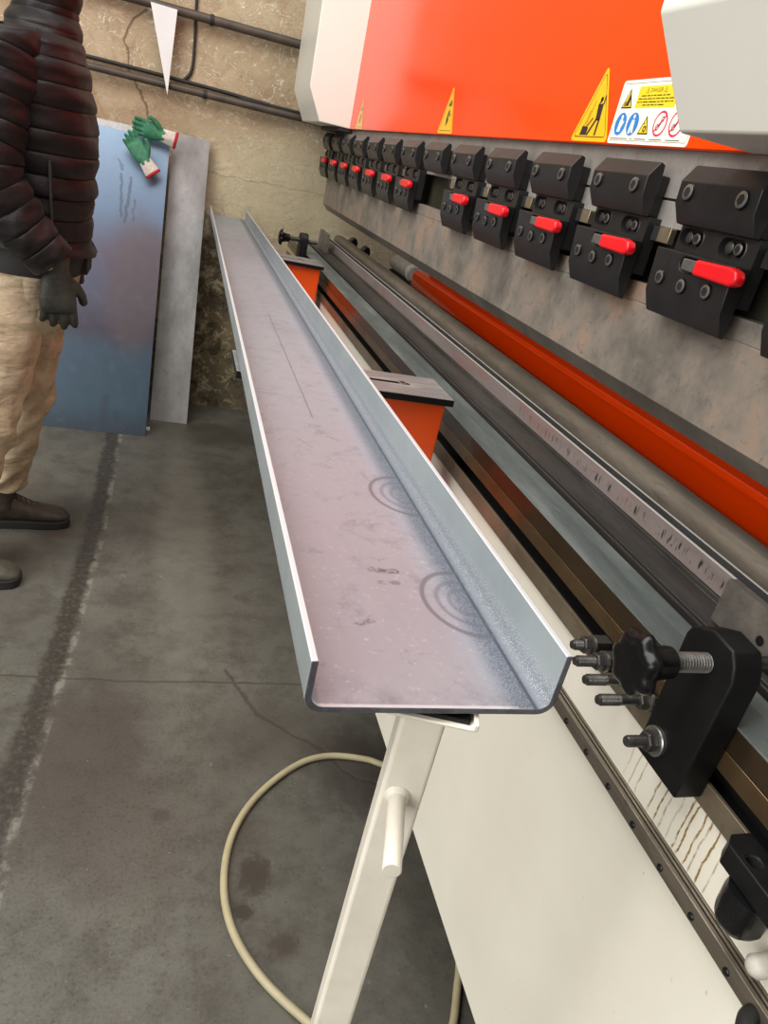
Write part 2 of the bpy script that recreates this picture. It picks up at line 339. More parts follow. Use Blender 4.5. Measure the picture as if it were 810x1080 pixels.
def mk_bluesheet():
    t = MT('blue_mill_scale_sheet', rough=.36, metal=.5); X, Y, Z = t.xyz()
    n = t.noise(2.6, 6, .6); n2 = t.noise(20, 6, .7)
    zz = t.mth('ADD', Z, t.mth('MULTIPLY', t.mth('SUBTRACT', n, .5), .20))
    c = t.ramp(t.mth('MULTIPLY', zz, 1 / 1.5), [(.02, rgb(58, 68, 78)), (.10, rgb(66, 84, 98)), (.26, rgb(66, 82, 96)), (.32, rgb(70, 66, 78)), (.40, rgb(80, 82, 98)), (.56, rgb(88, 87, 104)), (.66, rgb(94, 112, 134)), (.92, rgb(114, 134, 154))])  # bands by height: patina mixed with reflection painted into the colour
    c = t.mix(t.mth('MULTIPLY', t.blob(X, Z, -.16, .68, .13, .30, .5, n, 1.4), .75), c, rgb(92, 82, 84))
    c = t.mix(t.mth('MULTIPLY', t.step(n2, .55, .75), .35), c, rgb(92, 98, 108))
    for p, q, w, a in [((-.26, 1.16), (-.245, .98), .006, .6), ((-.215, 1.15), (-.225, .96), .007, .6), ((-.19, 1.06), (-.19, .97), .004, .5), ((-.255, 1.18), (-.275, 1.22), .005, .5),
                       ((-.13, .20), (-.11, .20), .004, .5), ((-.26, .02), (-.25, .16), .02, .5), ((-.19, .02), (-.2, .10), .012, .45)]:
        c = t.mix(t.mth('MULTIPLY', t.line(X, Z, p, q, w, n2, .04), a), c, rgb(62, 68, 76))
    t.color(c); t.rough(t.mth('ADD', t.mth('MULTIPLY', n2, .15), .30))
    M['blue_sheet'] = t.m
mk_bluesheet()

def mk_cloth():
    t = MT('quilted_nylon', rough=.5, spec=.22); n = t.noise(5, 6, .6); n2 = t.noise(45, 5, .7, dist=1.); X, Y, Z = t.xyz()
    c = t.ramp(n, [(.3, (.0052, .0044, .0046, 1)), (.55, (.0088, .0068, .0068, 1)), (.8, (.0145, .0110, .0102, 1))])
    c = t.mix(t.step(n2, .68, .78), c, (.030, .024, .022, 1))
    t.color(c); t.b.inputs['Sheen Weight'].default_value = .04
    t.bump(t.noise(30, 5, .6, dist=.5), .28, .008); M['jacket'] = t.m
    t = MT('stained_work_cotton', rough=.9); n = t.noise(7, 7, .65); n2 = t.noise(26, 6, .7)
    c = t.ramp(n, [(.28, rgb(128, 110, 88)), (.5, rgb(178, 159, 132)), (.72, rgb(206, 190, 164))])
    c = t.mix(t.mth('MULTIPLY', t.step(n2, .56, .72), .45), c, rgb(112, 92, 70))
    t.color(c); t.bump(t.mth('ADD', t.noise(7, 3, .5, vec=t.mapv((1, 1, 2.4)), dist=.3), t.mth('MULTIPLY', t.noise(300, 2), .05)), .6, .04); M['trousers'] = t.m
mk_cloth()

# ------------------------------------------------------------------ mesh helpers
class MB:
    def __init__(s): s.bm = bmesh.new(); s.mats = []; s.mi = 0
    def use(s, name):
        if name not in s.mats: s.mats.append(name)
        s.mi = s.mats.index(name); return s
    def _f(s, vs):
        try:
            f = s.bm.faces.new(vs); f.material_index = s.mi; return f
        except ValueError: return None
    def v(s, p): return s.bm.verts.new(p)
    def box(s, x0, x1, y0, y1, z0, z1):
        p = [s.v((x, y, z)) for z in (z0, z1) for y in (y0, y1) for x in (x0, x1)]
        for q in ((0, 2, 3, 1), (4, 5, 7, 6), (0, 1, 5, 4), (2, 6, 7, 3), (0, 4, 6, 2), (1, 3, 7, 5)): s._f([p[i] for i in q])
        return s
    def prism(s, pts, a, b, axis='Y', chamfer=0.):
        """closed 2D outline swept along an axis. Y: pts=(x,z); X: pts=(y,z); Z: pts=(x,y)"""
        def P(u, w, t): return {'Y': (u, t, w), 'X': (t, u, w), 'Z': (u, w, t)}[axis]
        r0 = [s.v(P(u, w, a)) for u, w in pts]; r1 = [s.v(P(u, w, b)) for u, w in pts]; n = len(pts)
        for i in range(n): s._f([r0[i], r0[(i + 1) % n], r1[(i + 1) % n], r1[i]])
        s._f(r0[::-1]); s._f(r1); return s
    def loft(s, rings, cap=True, closed=True):
        R = [[s.v(p) for p in r] for r in rings]; n = len(R[0])
        for a, b in zip(R, R[1:]):
            for i in range(n if closed else n - 1): s._f([a[i], a[(i + 1) % n], b[(i + 1) % n], b[i]])
        if cap: s._f(R[0][::-1]); s._f(R[-1])
        return s
    def cyl(s, p0, p1, r0, r1=None, n=20):
        r1 = r0 if r1 is None else r1
        return s.turned(p0, p1, [(0, r0), (1, r1)], n)
    def turned(s, p0, p1, prof, n=20, lobes=0, lobe=0.):
        """profile [(t,r)] turned around the axis p0-p1"""
        p0, p1 = Vector(p0), Vector(p1); d = (p1 - p0); L = d.length; d.normalize()
        u = d.orthogonal().normalized(); w = d.cross(u); rings = []
        for t, r in prof:
            c = p0 + d * (t * L)
            rings.append([c + (u * cos(2 * pi * i / n) + w * sin(2 * pi * i / n)) * (r * (1 + (lobe * cos(lobes * 2 * pi * i / n) if lobes else 0))) for i in range(n)])
        return s.loft(rings)
    def tube(s, path, r, n=10, cap=True, rad=None):
        P = [Vector(p) for p in path]; rings = []; up = None
        for i, p in enumerate(P):
            d = (P[min(i + 1, len(P) - 1)] - P[max(i - 1, 0)]).normalized()
            if up is None: up = d.orthogonal().normalized()
            up = (up - d * up.dot(d)).normalized(); w = d.cross(up); rr = rad[i] if rad else r
            rings.append([p + (up * cos(2 * pi * k / n) + w * sin(2 * pi * k / n)) * rr for k in range(n)])
        return s.loft(rings, cap)
    def ball(s, c, r, seg=12):
        rx, ry, rz = r if isinstance(r, tuple) else (r, r, r); rings = []
        for i in range(seg + 1):
            a = -pi / 2 + pi * i / seg; k = max(cos(a), .02)
            rings.append([(c[0] + rx * k * cos(2 * pi * j / (seg * 2)), c[1] + ry * k * sin(2 * pi * j / (seg * 2)), c[2] + rz * sin(a)) for j in range(seg * 2)])
        return s.loft(rings)
    def holed(s, outer, holes, depth, hole_mat, place):
        """flat plate face with sunk pockets; place(u,v,d)->point, d>0 = into the plate"""
        loops = []; edges = []
        for lp in [outer] + holes:
            vs = [s.v(place(u, w, 0)) for u, w in lp]; loops.append(vs)
            for i in range(len(vs)): edges.append(s.bm.edges.new((vs[i], vs[(i + 1) % len(vs)])))
        r = bmesh.ops.triangle_fill(s.bm, use_beauty=True, use_dissolve=False, edges=edges)
        for g in r['geom']:
            if isinstance(g, bmesh.types.BMFace): g.material_index = s.mi
        keep = s.mi; s.use(hole_mat)
        for lp, vs in zip(holes, loops[1:]):
            bs = [s.v(place(u, w, depth)) for u, w in lp]
            for i in range(len(vs)): s._f([vs[i], vs[(i + 1) % len(vs)], bs[(i + 1) % len(vs)], bs[i]])
            s._f(bs)
        s.mi = keep; return loops[0]
    def xform(s, mtx): bmesh.ops.transform(s.bm, matrix=mtx, verts=s.bm.verts); return s
    def build(s, name, mat=None, parent=None, bevel=0., angle=35, seg=2, loc=None, sub=0):
        bm = s.bm
        off = Vector(loc) if loc is not None else Vector((0, 0, 0))
        if parent is None:
            for vv in bm.verts: vv.co -= off
        bmesh.ops.recalc_face_normals(bm, faces=bm.faces)
        me = bpy.data.meshes.new(name); bm.to_mesh(me); bm.free()
        for k in ([mat] if mat and not s.mats else s.mats): me.materials.append(M[k])
        o = bpy.data.objects.new(name, me); COL.objects.link(o)
        if parent is not None:      # parts are modelled where they stand
            o.parent = parent
            if parent.type == 'EMPTY': o.matrix_parent_inverse = Matrix.Translation(-parent.location)
        else: o.location = off
        for p in me.polygons: p.use_smooth = True
        me.set_sharp_from_angle(angle=radians(angle))
        if bevel:
            b = o.modifiers.new('bevel', 'BEVEL'); b.width = bevel; b.segments = seg; b.limit_method = 'ANGLE'; b.angle_limit = radians(32); b.harden_normals = False
        if sub:
            b = o.modifiers.new('sub', 'SUBSURF'); b.levels = sub; b.render_levels = sub
        return o
def empty(name, loc, label=None, cat=None, group=None):
    o = bpy.data.objects.new(name, None); o.location = loc; o.empty_display_size = .05; COL.objects.link(o)
    if label: tag(o, label, cat, group)
    return o
def tag(o, label=None, cat=None, group=None, kind=None):
    if label: o['label'] = label
    if cat: o['category'] = cat
    if group: o['group'] = group
    if kind: o['kind'] = kind
    return o
def kids(o): return [c for c in bpy.data.objects if c.parent == o]
def dup(o, loc, label, parent=None):
    r = o.copy(); COL.objects.link(r)
    if parent is not None:
        r.parent = parent; r.matrix_parent_inverse = o.matrix_parent_inverse.copy()
    else: r.location = loc; r['label'] = label
    for c in kids(o): dup(c, None, None, r)
    return r
def circ(cx, cy, r, n=16, sx=1, a0=0.): return [(cx + sx * r * cos(a0 + 2 * pi * i / n), cy + r * sin(a0 + 2 * pi * i / n)) for i in range(n)]
def oblong(cx, cy, hl, r, n=8):
    p = []
    for i in range(n + 1): a = -pi / 2 + pi * i / n; p.append((cx + hl + r * cos(a), cy + r * sin(a)))
    for i in range(n + 1): a = pi / 2 + pi * i / n; p.append((cx - hl + r * cos(a), cy + r * sin(a)))
    return p

def smooth(P, n=8):
    P = [Vector(p) for p in P]; out = []
    for i in range(len(P) - 1):
        a, b_, c, d = P[max(i - 1, 0)], P[i], P[i + 1], P[min(i + 2, len(P) - 1)]
        for k in range(n):
            t = k / n; out.append(.5 * ((2 * b_) + (c - a) * t + (2 * a - 5 * b_ + 4 * c - d) * t * t + (3 * b_ - a - 3 * c + d) * t ** 3))
    return out + [P[-1]]

# ------------------------------------------------------------------ setting
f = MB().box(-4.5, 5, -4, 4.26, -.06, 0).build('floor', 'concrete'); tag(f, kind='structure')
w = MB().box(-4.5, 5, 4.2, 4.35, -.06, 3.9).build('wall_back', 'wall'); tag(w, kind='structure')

# ------------------------------------------------------------------ press brake
PB = empty('press_brake', (.9, 1.7, 0), 'large press brake with orange ram cover, white cylinder covers and white bed front', 'machine')
Y0, Y1 = -.75, 3.95
MB().box(.562, .600, Y0, Y1, .264, .941).build('bed_plate', 'bed_paint', PB, .002)
# T-slot rail on the bed front that the support arms run on
b = MB().use('rail_steel')
b.prism([(.5450, .8460), (.5625, .8460), (.5625, .8650), (.5588, .8650), (.5586, .8615), (.5566, .8615), (.5562, .8655), (.5532, .8655), (.5530, .8600), (.5508, .8600), (.5504, .8655), (.5458, .8655), (.5450, .8647)], Y0, Y1)
rail = b.build('guide_rail', None, PB, .0006)
for i in range(9):
    y = .2045 + .0555 * i
    q = MB().use('bolt_black').turned((.5452, y, .8525), (.5432, y, .8525), [(0, .0041), (.6, .0041), (1, .0032)], 14)
    q.use('dark_hole').cyl((.5433, y, .8525), (.5430, y, .8525), .0018, n=6)
    q.build('screw', None, rail)
# stepped bars above the bed
b = MB().use('tee_slot_steel').prism([(.556, .9415), (.5620, .9415), (.5620, .9665), (.5605, .9680), (.556, .9680)], Y0, Y1); b.build('lower_slot_bar', None, PB, .0005)
MB().use('dark_hole').prism([(.5625, .942), (.640, .942), (.640, .9895), (.610, .9895), (.610, .945), (.5625, .945)], Y0, Y1).build('slot_back', None, PB)  # near black faces paint the shade inside the slot
MB().box(.5555, .622, Y0, Y1, .9896, 1.0122).build('slot_bar', 'oily_steel', PB, .0008)
MB().box(.5563, .622, Y0, Y1, 1.0128, 1.0398).build('slot_bar', 'oily_steel_dark', PB, .0006)
b = MB().use('table_steel').box(.556, .5965, Y0, Y1, 1.0400, 1.0420).box(.5975, .6235, Y0, Y1, 1.0400, 1.0420)
b.build('table_plate', None, PB, .0003)
for k, y in enumerate((.387, .227, .067)):
    MB().use('dark_hole').cyl((.583, y, 1.0414), (.583, y, 1.0423), .0075, n=24).build('table_hole', None, PB)
b = MB().use('die_holder_steel')
b.prism([(.6236, .96), (.6236, 1.0400), (.6270, 1.0405), (.6275, 1.034), (.6325, 1.034), (.6330, 1.0455), (.6370, 1.0460), (.6375, 1.036), (.6430, 1.036), (.6440, 1.0445), (.655, 1.0455), (.656, 1.042), (.6995, 1.0435), (.7005, 1.050), (.752, 1.050), (.752, .96)], Y0, 3.87)
b.build('die_holder', None, PB, .0005)
MB().box(.600, .76, Y0, 3.9, .30, .96).build('bed_core', 'machine_dark', PB)
b = MB().use('rear_bar_steel').prism([(.764, .98), (.764, 1.078), (.768, 1.090), (.776, 1.0975), (.790, 1.100), (.812, 1.096), (.820, 1.085), (.820, .98)], Y0, 3.84)
b.build('rear_bar', None, PB, .001)
MB().box(.752, .83, Y0, 3.86, .90, .981).build('rear_ledge', 'machine_dark', PB)
# backgauge beam and what stands behind it
b = MB().use('orange_paint').prism([(.95, 1.034), (.945, 1.042), (.945, 1.094), (.953, 1.103), (1.06, 1.103), (1.06, 1.034)], Y0, 3.0)
b.build('backgauge_beam', None, PB, .003)
MB().box(1.25, 1.29, Y0, 3.05, .02, 1.72).build('interior_shade_plate', 'machine_dark', PB)  # dark plate added to stand in for the shade inside the machine
MB().box(.70, 1.29, 3.05, 3.10, .0, .90).build('side_frame', 'machine_dark', PB, .003)
MB().box(1.05, 1.29, 3.05, 3.10, .90, 2.5).build('side_frame', 'machine_dark', PB, .003)
MB().box(.70, 1.29, -.60, -.55, .0, 2.5).build('side_frame', 'machine_dark', PB, .003)
b = MB().use('motor_grey').turned((.985, 3.42, 1.072), (.985, 3.10, 1.072), [(0, .030), (.1, .034), (.85, .034), (1, .030)], 20)
b.use('white_offcut').turned((.985, 3.135, 1.072), (.985, 3.115, 1.072), [(0, .036), (1, .036)], 20)
b.use('machine_dark').box(.955, 1.015, 2.99, 3.40, .98, 1.042)
b.build('backgauge_motor', None, PB, .001)
for y in (3.42, 3.70):
    b = MB().use('black_plastic').prism([(.815, 1.08), (.815, 1.100), (.826, 1.112), (.840, 1.115), (.85, 1.10), (.85, 1.08)], y - .03, y + .03)
    b.build('gauge_finger', None, PB, .003)
# ram: steel plate, recess behind the clamps, orange cover, white cylinder covers
RY0, RY1 = -.75, 3.96
b = MB().use('ram_steel').box(.700, .760, RY0, RY1, 1.4975, 1.70).box(.7005, .760, RY0, RY1, 1.458, 1.4940).use('dark_hole').box(.704, .75, RY0, RY1, 1.4941, 1.4974)
b.build('ram_plate', None, PB, .0005)
MB().box(.735, .760, RY0, RY1, 1.36, 1.458).build('ram_recess', 'recess_dark', PB)
b = MB().use('orange_paint')
b.prism([(.685, 1.5640), (.6865, 1.5625), (.6995, 1.5625), (.6995, 2.7), (.685, 2.7)], RY0, 3.515)
cover = b.build('ram_cover', None, PB)
def cylinder_cover(ya, yb, prof):
    b = MB().use('white_cover_paint').prism(prof, ya, yb)
    return b.build('cylinder_cover', None, PB, .004, seg=3)
cylinder_cover(3.515, 4.03, [(.490, 2.7), (.490, 1.686), (.551, 1.5625), (.760, 1.5625), (.760, 2.7)])
cylinder_cover(-.3, .891, [(.497, 2.7), (.497, 1.668), (.572, 1.561), (.6845, 1.561), (.6845, 2.7)])
MB().use('machine_dark').box(.640, .699, 3.52, 4.0, 1.546, 1.5620).build('under_cover_shade', None, PB, .004)  # added dark box, emulates the shade under the far cover

# stickers on the cover (printed film, raised 0.4 mm)
SX = .6849
def S(y, z, d=0.): return (SX - .0003 - d, y, z)
def poly(b, mat, pts, d):
    b.use(mat); b._f([b.v(S(y, z, d)) for y, z in pts]); return b
def rtri(cy, z0, side, r, n=6):
    h = side * .866; c = [(cy + side / 2, z0), (cy, z0 + h), (cy - side / 2, z0)]; out = []
    ctr = (cy, z0 + h / 3)
    for i, (y, z) in enumerate(c):
        dy, dz = ctr[0] - y, ctr[1] - z; L = math.hypot(dy, dz); o = (y + dy / L * 2 * r, z + dz / L * 2 * r)
        a0 = math.atan2(z - o[1], y - o[0])
        for k in range(n + 1):
            a = a0 + (radians(60) - radians(120) * k / n) * (-1); out.append((o[0] + r * cos(a), o[1] + r * sin(a)))
    return out
def order(p):
    cy = sum(a for a, _ in p) / len(p); cz = sum(b_ for _, b_ in p) / len(p)
    return sorted(p, key=lambda q: math.atan2(q[1] - cz, q[0] - cy))
def disc(b, mat, cy, cz, r, d, n=28): return poly(b, mat, circ(cy, cz, r, n), d)
def seg(b, mat, p, q, w, d):
    L = math.hypot(q[0] - p[0], q[1] - p[1]); nx, ny = -(q[1] - p[1]) / L * w / 2, (q[0] - p[0]) / L * w / 2
    return poly(b, mat, [(p[0] + nx, p[1] + ny), (q[0] + nx, q[1] + ny), (q[0] - nx, q[1] - ny), (p[0] - nx, p[1] - ny)], d)
def outline(b, mat, pts, w, d):
    for p, q in zip(pts, pts[1:] + pts[:1]): seg(b, mat, p, q, w, d)
E1, E2, E3, E4, E5 = .0001, .0002, .0003, .0004, .0005
def triangle_sign(cy, z0, side, kind):
    b = MB(); poly(b, 'sticker_yellow', order(rtri(cy, z0, side, .006)), E1)
    inner = order(rtri(cy, z0 + side * .052, side * .84, .004))
    outline(b, 'sticker_black', inner, side * .011, E2)
    k = 'sticker_black'; s_ = side
    def U(u, v): return (cy - u * s_, z0 + v * s_)      # u to the right as seen from the front
    if kind == 0:   # person working at the bending line
        disc(b, k, *U(.075, .475), .020 * s_ * 1.6, E3)
        poly(b, k, [U(.02, .42), U(.15, .43), U(.16, .24), U(.05, .24)], E3)
        seg(b, k, U(.03, .40), U(.09, .50), .03 * s_, E3); seg(b, k, U(.15, .42), U(.15, .52), .03 * s_, E3)
        seg(b, k, U(.14, .26), U(.13, .07), .045 * s_, E3); seg(b, k, U(.075, .26), U(-.08, .07), .04 * s_, E3)
        seg(b, k, U(-.02, .27), U(-.14, .16), .024 * s_, E3)
        poly(b, k, [U(-.27, .07), U(-.10, .07), U(-.08, .16), U(-.24, .18)], E3)
        seg(b, k, U(-.20, .18), U(-.125, .36), .010 * s_, E3); seg(b, k, U(-.16, .18), U(-.06, .46), .010 * s_, E3)
    else:           # crushing hand
        poly(b, k, [U(-.04, .12), U(.07, .22), U(.09, .34), U(.06, .44), U(-.01, .40), U(-.06, .26)], E3)
        seg(b, k, U(.02, .30), U(.16, .34), .04 * s_, E3)
        poly(b, 'sticker_yellow', [U(.03, .26), U(.10, .30), U(.06, .36)], E4)
        poly(b, k, [U(-.08, .49), U(.10, .49), U(.08, .58), U(.03, .60)], E3)
    o = b.build('warning_sign', None, cover); return o
tag(triangle_sign(1.336, 1.5655, .139, 0), 'yellow warning triangle showing a figure at the bending line')
tag(triangle_sign(2.172, 1.5655, .137, 1), 'yellow warning triangle showing a crushed hand')
tag(triangle_sign(3.325, 1.5655, .137, 1), 'faded yellow warning triangle next to the far white cover')

def small_tri(b, cy, z0, s_, d):
    poly(b, 'sticker_black', [(cy + s_ / 2, z0), (cy - s_ / 2, z0), (cy, z0 + s_ * .88)], d)
    poly(b, 'sticker_lemon', [(cy + s_ * .38, z0 + s_ * .07), (cy - s_ * .38, z0 + s_ * .07), (cy, z0 + s_ * .74)], d + .0001)
def text(b, s, cy, z, size, mat, d, width=None):
    """printed letters, reading from the front of the machine"""
    cu = bpy.data.curves.new('t', 'FONT'); cu.body = s; cu.size = size; cu.align_x = 'CENTER'; cu.resolution_u = 2
    to = bpy.data.objects.new('t', cu); COL.objects.link(to)
    me = to.to_mesh(); b.use(mat)
    xs = [v.co.x for v in me.vertices]; k = 1 if not width else width / max(1e-6, max(xs) - min(xs))
    vs = [b.v(S(cy - v.co.x * k, z + v.co.y, d)) for v in me.vertices]
    for p in me.polygons: b._f([vs[i] for i in p.vertices])
    to.to_mesh_clear(); bpy.data.objects.remove(to); bpy.data.curves.remove(cu)
b = MB()
ya, yb, za, zb = 1.266, 1.036, 1.5645, 1.6575
rr = .006
def rrect(y1, y0, z0, z1, r, n=5):
    p = []
    for cy, cz, a0 in ((y1 - r, z1 - r, 0), (y0 + r, z1 - r, 90), (y0 + r, z0 + r, 180), (y1 - r, z0 + r, 270)):
        for i in range(n + 1): a = radians(a0 + 90 * i / n); p.append((cy + r * cos(a), cz + r * sin(a)))
    return p
poly(b, 'sticker_white', rrect(ya, yb, za, zb, rr), E1)
outline(b, 'sticker_black', rrect(ya - .005, yb + .005, za + .005, zb - .005, .004), .0007, E2)
small_tri(b, 1.237, 1.6165, .033, E2)
poly(b, 'sticker_black', [(1.241, 1.620), (1.232, 1.620), (1.230, 1.630), (1.235, 1.638)], E4)
poly(b, 'sticker_black', [(1.246, 1.6195), (1.242, 1.6195), (1.240, 1.626), (1.243, 1.627)], E4)
poly(b, 'sticker_lemon', [(1.211, 1.6165), (1.100, 1.6165), (1.100, 1.6475), (1.211, 1.6475)], E2)
text(b, 'DANGER', 1.1605, 1.6385, .0080, 'sticker_black', E3, .034)
for cy in (1.1855, 1.1355): small_tri(b, cy, 1.6375, .0095, E3); seg(b, 'sticker_black', (cy, 1.6392), (cy, 1.6428), .0009, E5)
for i, (y1, y0, words) in enumerate(((1.200, 1.118, 7), (1.206, 1.106, 8), (1.207, 1.105, 9), (1.190, 1.128, 5))):   # unreadable small print
    rnd = random.Random(i); cuts = sorted(rnd.random() for _ in range(words - 1)); cuts = [0] + [.5 * c_ + .5 * (k + 1) / words for k, c_ in enumerate(cuts)] + [1]
    for c0, c1 in zip(cuts, cuts[1:]):
        p_, q_ = y1 + (y0 - y1) * c0, y1 + (y0 - y1) * c1 + .0022
        if p_ - q_ > .003: seg(b, 'sticker_black', (p_, 1.6338 - .0044 * i), (q_, 1.6338 - .0044 * i), .0016, E3)
for cy, kk in ((1.2395, 0), (1.2015, 1)):   # mandatory: gloves and overalls
    disc(b, 'sticker_blue', cy, 1.5935, .0170, E2)
    if kk == 0:
        poly(b, 'sticker_white', [(cy + .006, 1.582), (cy - .004, 1.582), (cy - .0055, 1.600), (cy + .0035, 1.600)], E3)
        seg(b, 'sticker_white', (cy - .004, 1.589), (cy - .009, 1.598), .0028, E3); disc(b, 'sticker_white', cy - .001, 1.6035, .0035, E3, 12)
    else:
        disc(b, 'sticker_white', cy, 1.6045, .0032, E3, 12)
        poly(b, 'sticker_white', [(cy + .004, 1.600), (cy - .004, 1.600), (cy - .007, 1.580), (cy - .001, 1.582), (cy, 1.588), (cy + .002, 1.579), (cy + .008, 1.581)], E3)
small_tri(b, 1.164, 1.5790, .031, E2); disc(b, 'sticker_black', 1.162, 1.5868, .0048, E4, 12); disc(b, 'sticker_lemon', 1.162, 1.5868, .0022, E5, 10); disc(b, 'sticker_black', 1.166, 1.5945, .0014, E4, 8)
for cy in (1.1225, 1.0795):                   # prohibitions
    disc(b, 'sticker_red', cy, 1.5945, .0180, E2); disc(b, 'sticker_white', cy, 1.5945, .0148, E3)
    disc(b, 'sticker_black', cy - .004, 1.6005, .0042, E4, 12); disc(b, 'sticker_white', cy - .004, 1.6005, .0026, E5, 12)
    disc(b, 'sticker_black', cy + .005, 1.5895, .0046, E4, 12); disc(b, 'sticker_white', cy + .005, 1.5895, .0028, E5, 12)
    seg(b, 'sticker_black', (cy + .001, 1.590), (cy - .005, 1.599), .0022, E4)
    seg(b, 'sticker_red', (cy + .0115, 1.5825), (cy - .0115, 1.6065), .0028, .0006)
for y1, y0 in ((1.258, 1.205), (1.197, 1.190), (1.183, 1.150), (1.140, 1.105), (1.095, 1.058)):
    seg(b, 'sticker_black', (y1, 1.5722), (y0, 1.5722), .0011, E3)
tag(b.build('safety_sign', None, cover), 'white safety panel with yellow danger field and round blue and red symbols')

# ------------------------------------------------------------------ tooling
b = MB().use('punch_steel').prism([(.7000, 1.225), (.7000, 1.3440), (.7015, 1.3446), (.7015, 1.3460), (.7000, 1.3466), (.7000, 1.374), (.7290, 1.374), (.7290, 1.197), (.7225, 1.197)], RY0, 3.945)
pu = b.build('punch', None, None, .0012)
# the ground nose of the punch is a face of its own
pu.data.materials.append(M['punch_bevel'])
for p in pu.data.polygons:
    if p.normal.z < -.25 and p.center.z < 1.3: p.material_index = 1
tag(pu, 'long stained grey steel punch held under the row of black clamps', 'tool')
b = MB().use('die_steel') if False else MB().use('die')
b.prism([(.7050, 1.0505), (.7050, 1.0840), (.7095, 1.0840), (.7190, 1.0600), (.7275, 1.0840), (.7325, 1.0840), (.7325, 1.0505)], Y0, 3.86)
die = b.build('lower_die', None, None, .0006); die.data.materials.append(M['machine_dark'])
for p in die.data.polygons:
    if abs(p.normal.y) < .5 and p.normal.z > .1 and p.normal.z < .95: p.material_index = 1  # groove faces coloured dark to paint the shade in the V
tag(die, 'long grey steel die with a V groove lying on the press bed', 'tool')

